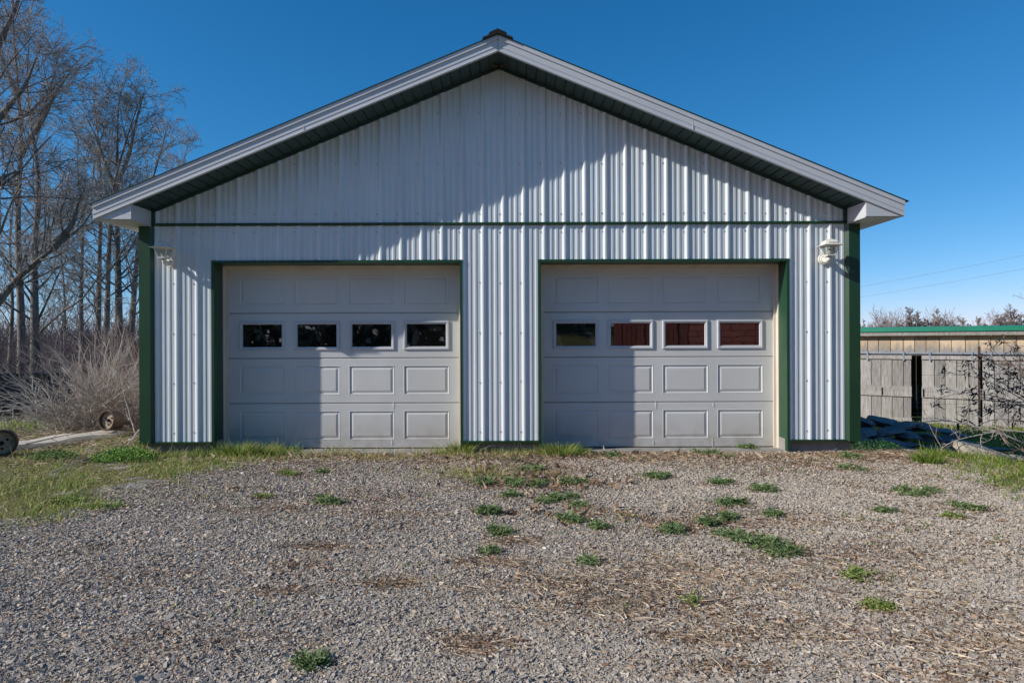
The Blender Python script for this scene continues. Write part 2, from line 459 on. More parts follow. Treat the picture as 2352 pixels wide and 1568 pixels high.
# loose crushed stone
def make_gravel():
    N = 640000
    # depth drawn so that stones thin out far away, where they cannot be told apart
    d = 2.25 + (8.1 - 2.25) * rng.random(N) ** 1.12
    y = d - CD; half = .80 * d + .3
    x = CX + (rng.random(N) * 2 - 1) * half
    keep = (y < .02) & (edge(x, y) + .16 * rng.standard_normal(N) < .12)
    keep &= rng.random(N) > np.clip(dirt(x, y) * 1.25 - .10, 0, .90)
    x = x[keep]; y = y[keep]; d = d[keep]; N = len(x)
    s = np.exp(rng.normal(math.log(.0031), .42, N)) * (1 + .09 * (d - 2.3)); s = np.clip(s, .0019, .0115)
    c = np.array([[-1, -1, -1], [1, -1, -1], [1, 1, -1], [-1, 1, -1], [-1, -1, 1], [1, -1, 1], [1, 1, 1], [-1, 1, 1]], float)
    v = c[None] * (1 + .26 * rng.standard_normal((N, 8, 3)))
    v *= np.stack([np.ones(N) * 1.15, .55 + .4 * rng.random(N), .26 + .28 * rng.random(N)], -1)[:, None]
    v *= s[:, None, None]
    # tilt then spin
    a = rng.normal(0, .38, N); ca, sa = np.cos(a)[:, None], np.sin(a)[:, None]
    vy = v[..., 1] * ca - v[..., 2] * sa; vz = v[..., 1] * sa + v[..., 2] * ca; vx = v[..., 0]
    a = rng.normal(0, .30, N); ca, sa = np.cos(a)[:, None], np.sin(a)[:, None]
    vx, vz = vx * ca - vz * sa, vx * sa + vz * ca
    a = rng.random(N) * 6.283; ca, sa = np.cos(a)[:, None], np.sin(a)[:, None]
    vx, vy = vx * ca - vy * sa, vx * sa + vy * ca
    z = terrain(x, y) + .008 * wob(x, y, 3.0) + s * .25 + rng.random(N) * .003
    V = np.stack([vx + x[:, None], vy + y[:, None], vz + z[:, None]], -1).reshape(-1, 3)
    F = np.array([[4, 5, 6, 7], [0, 1, 5, 4], [1, 2, 6, 5], [2, 3, 7, 6], [3, 0, 4, 7]])
    F = (F[None] + 8 * np.arange(N)[:, None, None]).reshape(-1, 4)
    pal = np.array([(.42, .37, .325), (.325, .28, .245), (.52, .45, .38), (.55, .44, .33), (.60, .455, .31), (.21, .18, .16), (.74, .68, .60), (.42, .27, .19)])
    k = rng.choice(len(pal), N, p=[.26, .17, .20, .14, .09, .07, .03, .04])
    # warmer, dustier stones towards the right and by the doors
    tc = pal[k] * (.66 + .32 * rng.random(N) ** 1.3)[:, None] * (1 + .10 * wob(x, y, 1.1, 2.0))[:, None]
    dust = np.clip(.25 + .10 * x + .25 * wob(x, y, 1.3), 0, .6)[:, None]
    tc = tc * (1 - dust) + dust * np.array([.46, .395, .315])
    npmesh('gravel', V, F, M['stone'], tint=np.repeat(tc, 8, 0))['kind'] = 'stuff'


make_gravel()


def strips(base, dirv, length, width, bend, n=3, droop=0.0, curl=None):
    """flat tapering blades: base (N,3), dirv (N,3) start direction, bend (N,3) added along the length"""
    N = len(base)
    t = np.linspace(0, 1, n + 1)
    P = base[:, None] + dirv[:, None] * (length[:, None] * t)[..., None] + bend[:, None] * (length[:, None] * t ** 2)[..., None]
    side = np.cross(dirv, rng.standard_normal((N, 3)) * .4 + np.array([0, 0, 0.0]) + np.array([.3, 1, 0]))
    side /= np.linalg.norm(side, axis=1, keepdims=True) + 1e-9
    wd = width[:, None] * (1 - t ** 1.6)[None]
    wd[:, -1] = width * .06
    A = P - side[:, None] * wd[..., None] * .5; B = P + side[:, None] * wd[..., None] * .5
    V = np.stack([A, B], 2).reshape(N, -1, 3)
    k = np.arange(n)
    F = np.stack([2 * k, 2 * k + 1, 2 * k + 3, 2 * k + 2], -1)
    F = (F[None] + (2 * (n + 1)) * np.arange(N)[:, None, None]).reshape(-1, 4)
    return V.reshape(-1, 3), F, 2 * (n + 1)


def grass_blades(x, y, hmean, wmean, colors, probs, lean=.45, n=3, zoff=0, flat=False):
    N = len(x)
    z = terrain(x, y) + .008 * wob(x, y, 3.0) - .004 + zoff
    az = rng.random(N) * 6.283; tl = np.abs(rng.normal(0, lean, N)) if not flat else math.pi / 2 - rng.normal(.04, .12, N)
    dv = np.stack([np.cos(az) * np.sin(tl), np.sin(az) * np.sin(tl), np.cos(tl)], -1)
    bend = np.stack([np.cos(az) * .5, np.sin(az) * .5, -np.ones(N) * .35], -1) * rng.random((N, 1))
    if flat: bend = np.stack([rng.normal(0, .35, N), rng.normal(0, .35, N), rng.normal(-.05, .08, N)], -1)
    L = hmean * np.exp(rng.normal(0, .4, N)); wd = wmean * (.6 + .8 * rng.random(N))
    V, F, k = strips(np.stack([x, y, z], -1), dv, L, wd, bend, n)
    c = np.array(colors)[rng.choice(len(colors), N, p=probs)] * (.75 + .5 * rng.random((N, 1)))
    return V, F, np.repeat(c, k, 0)


def joined(name, parts, m, kind='stuff', parent=None):
    Vs, Fs, Ts, o = [], [], [], 0
    for V, F, T in parts:
        Vs.append(V); Fs.append(F + o); Ts.append(T); o += len(V)
    ob = npmesh(name, np.concatenate(Vs), np.concatenate(Fs), m, tint=np.concatenate(Ts), parent=parent)
    if kind: ob['kind'] = kind
    return ob


GREENS = [(.165, .255, .035), (.11, .185, .028), (.31, .345, .06), (.52, .42, .20), (.33, .23, .13)]


def scatter(n, x0, x1, y0, y1):
    return rng.uniform(x0, x1, n), rng.uniform(y0, y1, n)


def make_grass():
    parts = []
    # left lawn edge
    x, y = scatter(80000, -8.2, -2.0, -3.9, 1.9)
    g = grassy(x, y); pat = wob(x, y, 2.6, 1.0) + .5 * wob(x, y, 7.0, 2.0)
    k = (edge(x, y) + .16 * rng.standard_normal(len(x)) > 0) & (rng.random(len(x)) < np.clip(.66 + 1.0 * (pat + .5 * wob(x, y, 12.0, 4.0)), .06, 1)) & ~((x > -4.1) & (y > -.02))
    k &= ~((x < -4.3) & (y > .2) & (rng.random(len(x)) < .7))
    x, y, pat = x[k], y[k], pat[k]
    gr = pat + .3 * rng.standard_normal(len(x)) > -.12
    parts.append(grass_blades(x[gr], y[gr], .055, .006, GREENS, [.36, .22, .2, .16, .06], .55))
    parts.append(grass_blades(x[~gr], y[~gr], .040, .005, GREENS, [.14, .10, .16, .38, .22], .85))
    # taller grass along the foot of the left wall
    x, y = scatter(2600, -4.15, -2.35, -.26, -.035)
    k = rng.random(len(x)) < np.clip(.65 + .9 * wob(x, y * 0, 9.0, 1.0), .15, 1); x, y = x[k], y[k]
    parts.append(grass_blades(x, y, .075, .006, GREENS, [.34, .24, .2, .15, .07], .42))
    x, y = scatter(900, -3.1, -2.3, -.22, .22)
    k = rng.random(len(x)) < np.clip(.6 + .8 * wob(x, y, 9.0, 2.0), .1, 1); x, y = x[k], y[k]
    parts.append(grass_blades(x, y, .095, .006, GREENS, [.40, .26, .2, .10, .04], .4))
    # thin mixed grass in front of the left door and the middle pier
    x, y = scatter(9000, -2.3, .65, -.75, .22)
    k = (rng.random(len(x)) < np.clip(.28 + .6 * wob(x, y, 5.0, 3.0) + .25 * (x > -.6) - .5 * (y + .75) * 0, 0.03, .9)) & (rng.random(len(x)) < np.clip(1.3 + 1.6 * (y + .05), .12, 1))
    x, y = x[k], y[k]
    parts.append(grass_blades(x, y, .055, .005, GREENS, [.20, .14, .16, .34, .16], .55))
    x, y = scatter(900, -.75, .5, -.16, -.01)
    k = rng.random(len(x)) < np.clip(.5 + .9 * wob(x, y, 9.0, 4.0), .05, 1); x, y = x[k], y[k]
    parts.append(grass_blades(x, y, .07, .005, GREENS, [.30, .24, .2, .18, .08], .45))
    x = rng.normal(-.22, .28, 900); y = rng.normal(-1.4, .16, 900)
    parts.append(grass_blades(x, y, .05, .005, GREENS, [.2, .14, .26, .26, .14], .6))
    # right lawn edge
    x, y = scatter(60000, 3.8, 8.5, -3.0, 2.2)
    g = grassy(x, y)
    k = (g + .30 * wob(x, y, 3.1, 1.5) + .16 * rng.standard_normal(len(x)) > 0) & (rng.random(len(x)) < np.clip(.6 + .8 * wob(x, y, 4.0, 4.0), .08, 1)) & (np.hypot(x - 5.65, y - .0) > .42)
    x, y = x[k], y[k]
    parts.append(grass_blades(x, y, .060, .006, GREENS, [.34, .16, .32, .13, .05], .5))
    x, y = scatter(1500, 4.55, 5.35, -.45, -.2)
    parts.append(grass_blades(x, y, .07, .006, GREENS, [.4, .2, .3, .07, .03], .45))
    # meadow behind the rocks and up to the shed
    x, y = scatter(26000, 5.0, 15, 2.0, 11)
    parts.append(grass_blades(x, y, .085, .016, GREENS, [.36, .14, .34, .12, .04], .5, 2))
    # rough grass behind the brush on the left
    x, y = scatter(9000, -12, -5, 1.8, 6)
    parts.append(grass_blades(x, y, .14, .011, GREENS, [.32, .2, .2, .2, .08], .5, 2))
    # stray blades in the gravel
    x, y = scatter(3800, -3, 5, -4.9, -.4)
    k = wob(x, y, 3.1, 5.0) + .3 * rng.standard_normal(len(x)) > .42
    x, y = x[k], y[k]
    parts.append(grass_blades(x, y, .032, .004, GREENS, [.2, .12, .14, .34, .2], .7))
    joined('grass', parts, M['grass'])
    parts = []
    x, y = scatter(60000, -2.4, 5.2, -4.6, -.1); q = .6 * wob(x, y, 3.4, 7.0) + .5 * wob(x, y, 8.3, 2.5) + .3 * wob(x, y, 19.0, 1.0)
    k = (q > .55 - .35 * dirt(x, y)) & (rng.random(len(x)) < .6) & (grassy(x, y) < .2); x, y = x[k], y[k]
    parts.append(grass_blades(x, y, .018, .007, [(.20, .27, .10), (.30, .34, .10), (.14, .19, .08), (.42, .38, .14)], [.34, .26, .24, .16], 1.0, 2, zoff=.008))
    joined('ground_weeds', parts, M['grass'])
    # yellow-green moss-like ground weeds in front of the right door
    # dry straw litter
    parts = []
    cs = [(.48, .36, .24), (.30, .19, .12), (.66, .54, .39), (.15, .095, .06)]
    def straw(cx, cy, sx, sy, n, L=.05):
        x = rng.normal(cx, sx, n); y = rng.normal(cy, sy, n); k = y < .15; x, y = x[k], y[k]
        return grass_blades(x, y, L, .0042, cs, [.38, .24, .26, .12], 1.25, 3, zoff=.013, flat=True)
    for (u, v, sx, sy, n) in [(1090, 1480, .10, .07, 200), (900, 1340, .10, .05, 150), (1280, 1340, .30, .16, 520), (1500, 1300, .3, .2, 420), (1700, 1330, .35, .2, 520), (1350, 1400, .3, .15, 240), (1800, 1450, .25, .1, 260), (2150, 1400, .3, .15, 300), (2250, 1480, .25, .1, 300), (740, 1255, .12, .06, 110), (690, 1300, .12, .08, 70), (1180, 1245, .12, .06, 130), (1120, 1295, .15, .06, 160), (620, 1170, .25, .1, 160), (870, 1180, .3, .12, 170), (1560, 1400, .25, .12, 220), (1600, 1470, .15, .06, 120), (2000, 1290, .3, .2, 260), (1800, 1200, .3, .12, 200), (2200, 1560, .3, .1, 200), (1650, 1535, .2, .06, 110), (640, 1360, .12, .05, 70), (300, 1330, .3, .15, 90), (480, 1480, .3, .1, 90)]:
        x0, y0, _ = G(u, v); parts.append(straw(x0, y0, sx, sy, int(n * 1.5)))
        nn = int(min(n, 150) * 1.5); parts.append(grass_blades(rng.normal(x0, sx * .75, nn), np.minimum(rng.normal(y0, sy * .75, nn), -.05), .016, .009, [(.22, .13, .08), (.32, .20, .125), (.13, .08, .05), (.42, .30, .19)], [.34, .32, .16, .18], 1.3, 2, zoff=.013, flat=True))
    parts.append(straw(1.0, -.28, 1.2, .12, 1700, .055)); parts.append(straw(2.2, -.45, .9, .25, 1500, .05)); parts.append(straw(-1.2, -.5, .9, .22, 1300, .05)); parts.append(straw(3.9, -.3, .35, .14, 700, .07)); parts.append(straw(-3.6, -1.2, 1.0, .8, 2200, .06))
    x, y = scatter(5200, -4, 5.5, -5.2, -.3); k = rng.random(len(x)) < np.clip(.12 + 1.0 * dirt(x, y), .05, 1); x, y = x[k], y[k]; parts.append(grass_blades(x, y, .05, .0036, cs, [.36, .24, .28, .12], 1.3, 3, zoff=.013, flat=True))
    # crumbs of rotted leaf and soil between the stones
    x, y = scatter(150000, -4, 5.5, -5.3, -.1)
    k = (rng.random(len(x)) < np.clip(dirt(x, y) * 1.25 - .10, .025, .95)) & (grassy(x, y) < .1); x, y = x[k], y[k]
    parts.append(grass_blades(x, y, .017, .0085, [(.20, .115, .065), (.31, .19, .11), (.11, .065, .04), (.44, .30, .19)], [.36, .28, .24, .12], 1.3, 2, zoff=.011, flat=True))
    x, y = scatter(16000, -4.2, 4.4, -1.7, -.02); k = (rng.random(len(x)) < np.clip(1.05 + .75 * y + .5 * wob(x, y, 4.2, 2.2), .04, 1)) & (grassy(x, y) < .1); x, y = x[k], y[k]
    parts.append(grass_blades(x, y, .02, .008, [(.28, .18, .11), (.40, .28, .18), (.15, .09, .055), (.52, .40, .27)], [.35, .3, .2, .15], 1.3, 2, zoff=.010, flat=True))
    x, y = scatter(9000, -7.5, -4.1, -.9, 1.6); k = rng.random(len(x)) < np.clip(.55 + .3 * y + .5 * wob(x, y, 3.0, 1.2), .05, 1); x, y = x[k], y[k]
    parts.append(grass_blades(x, y, .10, .006, cs + [(.20, .13, .09)], [.26, .22, .22, .12, .18], 1.3, 3, zoff=.02, flat=True))
    joined('straw_litter', parts, M['leaf'])
    # dead leaves
    parts = []
    def leaves(cx, cy, sx, sy, n):
        x = rng.normal(cx, sx, n); y = rng.normal(cy, sy, n); k = y < .1; x, y = x[k], y[k]; n = len(x)
        z = terrain(x, y) + .012; az = rng.random(n) * 6.283
        dv = np.stack([np.cos(az), np.sin(az), .25 * rng.standard_normal(n) + .2], -1)
        bend = np.stack([.3 * rng.standard_normal(n), .3 * rng.standard_normal(n), .5 * rng.standard_normal(n)], -1)
        V, F, k = strips(np.stack([x, y, z], -1), dv, .035 + .03 * rng.random(n), .022 + .018 * rng.random(n), bend, 3)
        c = np.array([(.26, .17, .10), (.36, .26, .175), (.15, .085, .05), (.42, .33, .24)])[rng.choice(4, n, p=[.35, .3, .2, .15])]
        return V, F, np.repeat(c, k, 0)
    for a in [(-.1, -.55, .35, .18, 170), (.55, -.3, .4, .1, 110), (.5, -1.7, .25, .12, 70), (.1, -1.35, .4, .3, 90), (.75, -1.9, .3, .1, 50), (.6, -2.9, .4, .15, 50), (-1.6, -.3, .7, .1, 70), (-2.1, -2.05, .12, .05, 16), (1.2, -.2, .5, .08, 60), (2.4, -.5, .7, .15, 90), (.35, -2.0, .2, .06, 30), (.25, -2.75, .3, .08, 30), (-2.9, -.5, .5, .2, 60)]:
        parts.append(leaves(*a))
    joined('dead_leaves', parts, M['leaf'])


make_grass()


# weeds: one thing each
def weed(u, v, wpx, label, kind=0):
    x, y, z = G(u, v); d = y + CD
    r = wpx * d / CF / 2
    n = int(26 + 150 * min(r, .22) / .15)
    # rosettes inside the clump
    q = max(1, int(1 + (r / .06) ** 1.6)); ca = rng.random(q) * 6.283; cr_ = np.sqrt(rng.random(q)) * r * .75
    ci = rng.integers(0, q, n)
    sq = rng.uniform(.55, 1.0); sk = rng.uniform(-.5, .5)
    cr_ = cr_ * (1 + .45 * rng.standard_normal(q))
    bx = np.cos(ca[ci]) * cr_[ci] + rng.normal(0, .012, n); by = np.sin(ca[ci]) * cr_[ci] * sq + sk * bx + rng.normal(0, .012, n)
    az = rng.random(n) * 6.283; tl = np.clip(np.abs(rng.normal(rng.uniform(.8, 1.2) if kind == 0 else 1.32, .30, n)), .05, 1.5)
    dv = np.stack([np.cos(az) * np.sin(tl), np.sin(az) * np.sin(tl), np.cos(tl)], -1)
    L = np.clip(rng.uniform(.032, .06) + .045 * rng.random(n), 0, r * .9 + .02)
    bend = np.stack([np.cos(az) * .3, np.sin(az) * .3, -.25 - .3 * rng.random(n)], -1)
    base = np.stack([bx, by, np.full(n, .002)], -1)
    parts = [strips(base, dv, L, .007 + .005 * rng.random(n), bend, 3)]
    cs = [np.repeat((np.array([(.145, .215, .080), (.22, .285, .125), (.095, .15, .052)] if kind == 0 else [(.19, .26, .06), (.27, .32, .08), (.14, .19, .05)])[rng.integers(0, 3, n)]) * (.8 + .4 * rng.random((n, 1))), parts[0][2], 0)]
    # leaflets along every leaf
    for tt in (.35, .55, .75, .92):
        b2 = base + dv * (L * tt)[:, None] + bend * (L * tt ** 2)[:, None]
        for sg in (-1, 1):
            sd = np.cross(dv, (0, 0, 1.0)); sd /= np.linalg.norm(sd, axis=1, keepdims=True) + 1e-6
            d2 = dv * .5 + sg * sd * .8 + np.array([0, 0, .3]); p = strips(b2, d2, L * .28 * (1.15 - .5 * tt), .006 + .003 * rng.random(n), np.zeros((n, 3)), 2)
            parts.append(p); cs.append(np.repeat(cs[0][::parts[0][2]] * (.9 + .35 * rng.random((n, 1))), p[2], 0))
    o = 0; Vs = []; Fs = []
    for V, F, _ in parts: Vs.append(V); Fs.append(F + o); o += len(V)
    ob = npmesh('weed_clump', np.concatenate(Vs), np.concatenate(Fs), M['leaf'], tint=np.concatenate(cs), loc=(x, y, z + .004))
    tag(ob, label, 'weed', 'weeds growing through the gravel')


WEEDS = [
    (755, 1155, 80, 'bushy grey green weed with brown dead leaves at its foot in front of left door'),
    (722, 1522, 66, 'lone weed tuft in bare gravel at the bottom edge of the photo, nearest the viewer'),
    (1205, 1112, 92, 'wide weed patch with dry leaves around it in front of the middle pier'),
    (1275, 1148, 90, 'wide dark weed clump just below the others in front of the middle pier'),
    (1302, 1108, 56, 'round weed clump right of the wide patch in front of the middle pier'),
    (1165, 1142, 44, 'small weed beside dead leaves at the left edge of the middle weeds'),
    (1110, 1112, 60, 'weed mixed with tan leaf litter below the left corner of the middle pier'),
    (1222, 1080, 60, 'pale thin weed nearest the concrete foot of the middle pier'),
    (1330, 1165, 60, 'spiky open weed on the right below the dark wide clump'),
    (1310, 1196, 70, 'flat spreading weed, lowest of those gathered before the middle pier'),
    (1122, 1178, 46, 'small flat weed left of the centre gravel with straw around'),
    (1145, 1225, 46, 'small pale weed standing alone in gravel at the picture centre'),
    (1370, 1212, 36, 'tiny star shaped weed right of the flat spreading weed'),
    (1120, 1272, 34, 'tiny light green weed in straw beside a dark stick'),
    (1350, 1292, 40, 'faint greyish weed in the straw patch of the centre gravel'),
    (1500, 1096, 84, 'long low weed in gravel below the left half of right door'),
    (1412, 1048, 62, 'grey green weed close under the left half of right door'),
    (1345, 1040, 44, 'small weed by the door edge right of the tall grass tuft'),
    (1632, 1046, 80, 'loose weed close under the right half of right door'),
    (1720, 1030, 56, 'upright weed touching the bottom of right door near its right jamb'),
    (1645, 1112, 72, 'thin brownish weed below the right half of right door'),
    (1676, 1156, 66, 'dense green weed tuft between right door and the long weed strip'),
    (1742, 1128, 52, 'medium weed tuft to the upper right of the dense tuft'),
    (1776, 1182, 40, 'small round weed alone right of the dense tuft'),
    (1540, 1216, 62, 'round weed clump left of the long weed strip'),
    (1632, 1202, 56, 'weed at the upper left end of the long diagonal strip'),
    (1690, 1232, 96, 'thick weed in the middle of the long diagonal strip'),
    (1750, 1252, 84, 'thick weed right of middle in the long diagonal strip'),
    (1802, 1274, 66, 'weed at the lower right end of the long diagonal strip'),
    (1985, 1326, 100, 'flat yellowish weed with long leaves in gravel at the lower right', 1),
    (2098, 1136, 100, 'wide weed mat in gravel near the right lawn'),
    (2042, 1176, 50, 'faint weed left of and below the wide mat near the right lawn'),
    (2240, 1172, 70, 'stringy weed below the right lawn edge'),
    (2196, 1190, 34, 'small bright weed just left of the stringy weed', 1),
    (1965, 1080, 50, 'low weed in front of the right corner of the garage'),
    (1945, 1052, 46, 'weed mixed with dry stalks at the right concrete foot'),
    (660, 1088, 40, 'small green weed close to the grass before left door', 1),
    (605, 1142, 44, 'flat weed in the gravel left of the bushy grey weed', 1),
    (740, 1086, 30, 'tiny weed in the dust before the middle of left door'),
    (245, 1168, 70, 'dark weed mat at the gravel edge below the left grass', 1),
    (160, 1150, 90, 'broad low weed along the left grass edge', 1),
    (1590, 1385, 30, 'tiny yellow green weed in straw low in the right half', 1),
    (2000, 1398, 50, 'yellow green sprig below the flat long leaved weed', 1),
]
for a in WEEDS: weed(*a)


def weed_litter():
    parts = []
    for a in WEEDS:
        x0, y0, _ = G(a[0], a[1]); r = a[2] * (y0 + CD) / CF / 2; n = int(40 + 900 * r)
        x = rng.normal(x0 + .02, r * .75, n); y = rng.normal(y0 - .01, r * .5, n); k = y < .1; x, y = x[k], y[k]
        parts.append(grass_blades(x, y, .022, .009, [(.16, .095, .055), (.26, .165, .10), (.10, .062, .04), (.42, .30, .19)], [.36, .3, .2, .14], 1.3, 2, zoff=.012, flat=True))
        m = n // 3; x = rng.normal(x0, r * .8, m); y = rng.normal(y0, r * .55, m); k = y < .1; x, y = x[k], y[k]
        parts.append(grass_blades(x, y, .045, .0045, [(.46, .37, .22), (.22, .26, .10), (.15, .20, .09), (.34, .30, .14)], [.3, .3, .2, .2], 1.0, 2, zoff=.008))
    joined('dead_stems', parts, M['leaf'])


weed_litter()


def leafy_plant(u, v, wpx, hpx, n, name, label, cat, cols, lw=.02):
    x, y, z = G(u, v); d = y + CD; r = wpx * d / CF / 2; h = hpx * d / CF
    a = rng.random(n) * 6.283; q = np.sqrt(rng.random(n)) * r; zz = rng.random(n) ** .8 * h * (1 - .55 * (q / r) ** 2)
    base = np.stack([np.cos(a) * q, np.sin(a) * q * .6, zz], -1)
    az = rng.random(n) * 6.283; dv = np.stack([np.cos(az), np.sin(az), .5 + .5 * rng.random(n)], -1); dv /= np.linalg.norm(dv, axis=1, keepdims=True)
    V, F, k = strips(base, dv, lw * (1.2 + rng.random(n)), lw * (.5 + .5 * rng.random(n)), np.zeros((n, 3)), 3)
    c = np.array(cols)[rng.integers(0, len(cols), n)] * (.75 + .5 * rng.random((n, 1)))
    parts = [(V, F, np.repeat(c, k, 0))]
    m = n // 6; b = np.stack([np.cos(a[:m]) * q[:m] * .8, np.sin(a[:m]) * q[:m] * .5, np.zeros(m)], -1)
    V2, F2, k2 = strips(b, np.tile([0, 0, 1.0], (m, 1)) + .25 * rng.standard_normal((m, 3)), zz[:m] + .02, np.full(m, .005), np.zeros((m, 3)), 2)
    parts.append((V2, F2, np.repeat(np.tile([(.07, .13, .03)], (m, 1)), k2, 0)))
    o = 0; Vs, Fs, Ts = [], [], []
    for V, F, T in parts: Vs.append(V); Fs.append(F + o); Ts.append(T); o += len(V)
    tag(npmesh(name, np.concatenate(Vs), np.concatenate(Fs), M['leaf'], tint=np.concatenate(Ts), loc=(x, y, z)), label, cat)


def tuft(u, v, wpx, hpx, n, label):
    x, y, z = G(u, v); d = y + CD; r = wpx * d / CF / 2; h = hpx * d / CF
    bx = rng.normal(0, r * .4, n); by = rng.normal(0, r * .25, n)
    az = np.arctan2(by, bx) + rng.normal(0, .7, n); tl = np.abs(rng.normal(.3, .28, n))
    dv = np.stack([np.cos(az) * np.sin(tl), np.sin(az) * np.sin(tl), np.cos(tl)], -1)
    bend = np.stack([np.cos(az) * .35, np.sin(az) * .35, -.2 * np.ones(n)], -1)
    V, F, k = strips(np.stack([bx, by, np.zeros(n)], -1), dv, h * (.5 + .6 * rng.random(n)), np.full(n, .006), bend, 3)
    c = np.array(GREENS)[rng.choice(5, n, p=[.45, .25, .2, .07, .03])] * (.75 + .5 * rng.random((n, 1)))
    tag(npmesh('grass_tuft', V, F, M['grass'], tint=np.repeat(c, k, 0), loc=(x, y, z)), label, 'grass tuft', 'tall grass tufts along the garage')


tuft(1288, 1048, 85, 42, 420, 'thick dark green grass tuft at the left foot of right door')
tuft(1060, 1040, 70, 36, 300, 'grass tuft at the left corner of the middle pier')
tuft(605, 1046, 70, 38, 300, 'bright grass tuft under the left end of left door, farther from the jamb')
tuft(545, 1048, 90, 44, 420, 'bright grass tuft against the left jamb of left door')
tuft(400, 1030, 130, 30, 420, 'grass tuft hiding the foot of the left wall between post and door')
tuft(2130, 1062, 70, 34, 320, 'bright grass tuft at the left side of the pale boulder')
leafy_plant(285, 1060, 150, 34, 900, 'leafy_plant', 'lush bright green leafy plant in the grass near the left corner of the garage', 'plant', [(.11, .25, .03), (.17, .32, .045), (.07, .165, .022)], .018)
leafy_plant(330, 1030, 50, 30, 200, 'leafy_plant', 'small yellow green sprig at the foot of the left corner post', 'plant', [(.20, .24, .02), (.12, .20, .03)], .016)
leafy_plant(120, 1055, 110, 22, 420, 'leafy_plant', 'low dark green leafy patch beside the pale slab on the left', 'plant', [(.06, .13, .02), (.09, .17, .03)], .016)
leafy_plant(2010, 1032, 110, 22, 380, 'leafy_plant', 'dark green leafy patch in shade at the foot of the rock pile', 'plant', [(.03, .10, .03), (.045, .13, .045)], .018)

# ------------------------------------------------------------------ the garage
HW, LEN = 4.005, 6.6                 # half width of the wall, length
ROOFZ, SL, EX = 4.43, .411, 4.28      # ridge height, slope, half width at the eave
YF = -.43                             # front overhang
Z0, ZB = .085, 2.517                  # foot of the steel, green band
D1, D2, DZ = (-3.205, -.429), (.449, 3.222), 2.088
garage = empty('garage', (0, 0, 0), 'white ribbed steel garage with green trim and two white sectional doors', 'garage')
rz = lambda x, o=0: ROOFZ - abs(x) * SL - o

# corrugated profile: list of (x, y) along the wall, ribs stand towards -Y
PITCH = .2286
def profile(x0, x1, phase):
    pts = []
    n0 = math.floor((x0 - phase) / PITCH) - 1
    for n in range(n0, n0 + int((x1 - x0) / PITCH) + 4):
        c = phase + n * PITCH
        pts += [(c - .034, 0), (c - .030, -.002), (c - .010, -.0185), (c - .006, -.019), (c + .007, -.019), (c + .011, -.0175), (c + .029, -.0015), (c + .033, 0)]
        for q in (.076, .140):
            pts += [(c + q - .019, 0), (c + q - .011, -.0050), (c + q + .010, -.0050), (c + q + .018, 0)]
    return [p for p in pts if x0 < p[0] < x1]


def prof_y(x, phase):
    P = profile(x - .4, x + .4, phase)
    return float(np.interp(x, [p[0] for p in P], [p[1] for p in P]))


def wall_strips(mb, x0, x1, zlo, zhi, phase):
    P = [(x0, prof_y(x0, phase))] + profile(x0, x1, phase) + [(x1, prof_y(x1, phase))]
    for (a, b) in zip(P[:-1], P[1:]):
        if b[0] - a[0] < 1e-6: continue
        mb.poly([(a[0], a[1], zlo(a[0])), (b[0], b[1], zlo(b[0])), (b[0], b[1], zhi(b[0])), (a[0], a[1], zhi(a[0]))])


PH = .047


def screw(mb, x, z, y=0):
    r = .0078 * random.uniform(.85, 1.15)
    ring = [(x + r * math.cos(k * math.pi / 3), z + r * math.sin(k * math.pi / 3)) for k in range(6)]
    mb.prism(ring, 'y', y - .009, y + .001, 1)


mb = MB()
k_ = lambda v: (lambda x: v)
for (a, b, lo) in ((-HW + .05, D1[0], Z0), (D1[0], D1[1], DZ), (D1[1], D2[0], Z0), (D2[0], D2[1], DZ), (D2[1], HW - .05, Z0)):
    wall_strips(mb, a, b, k_(lo), k_(2.502), PH)
for n in range(-18, 18):
    x = PH + n * PITCH - .047
    if abs(x) > 3.85: continue
    ind = D1[0] - .01 < x < D1[1] + .01 or D2[0] - .01 < x < D2[1] + .01
    for z in ([2.43, 2.118] if ind else [2.43, 1.86, 1.30, .75, .195]): screw(mb, x, z + random.uniform(-.006, .006))
mb.build('wall_panel', [M['steel'], M['screw']], garage, fix=False)
mb = MB()
wall_strips(mb, -HW + .12, HW - .12, k_(2.53), lambda x: rz(x, .168), PH)
for n in range(-18, 18):
    x = PH + n * PITCH - .047
    if abs(x) > 3.8: continue
    for z in (2.628, 3.19, 3.75):
        if z < rz(x, .25): screw(mb, x, z + random.uniform(-.006, .006))
    if rz(x, .21) > 2.7: screw(mb, x, rz(x, .205))
mb.build('gable_panel', [M['steel'], M['screw']], garage, fix=False)

# frame behind the steel: girts and posts are hidden, side and back walls close the building
mb = MB()
mb.box(-HW, -HW + .06, .05, LEN, Z0, rz(HW, .012)); mb.build('side_wall', M['steel'], garage)
mb = MB()
mb.box(HW - .06, HW, .05, LEN, Z0, rz(HW, .012)); mb.build('side_wall', M['steel'], garage)
mb = MB()
mb.prism([(-HW + .06, Z0), (HW - .06, Z0), (HW - .06, rz(HW - .06, .012)), (0, rz(0, .012)), (-HW + .06, rz(HW - .06, .012))], 'y', LEN - .08, LEN); mb.build('back_wall', M['steel'], garage)
mb = MB()
for (a, b) in ((-HW + .02, D1[0] + .02), (D1[1] - .02, D2[0] + .02), (D2[1] - .02, HW - .02)):
    mb = MB(); mb.box(a, b, .03, .28, -.4, Z0 + .01); mb.build('foundation', M['concrete'], garage)
mb = MB(); mb.box(-HW + .1, HW - .1, .29, LEN - .1, -.5, -.05); mb.build('floor_slab', M['concrete'], garage)
for (a, b) in (D1, D2):
    mb = MB(); mb.box(a + .0, b - .0, .02, .29, -.4, -.038); mb.build('door_sill', M['concrete'], garage)

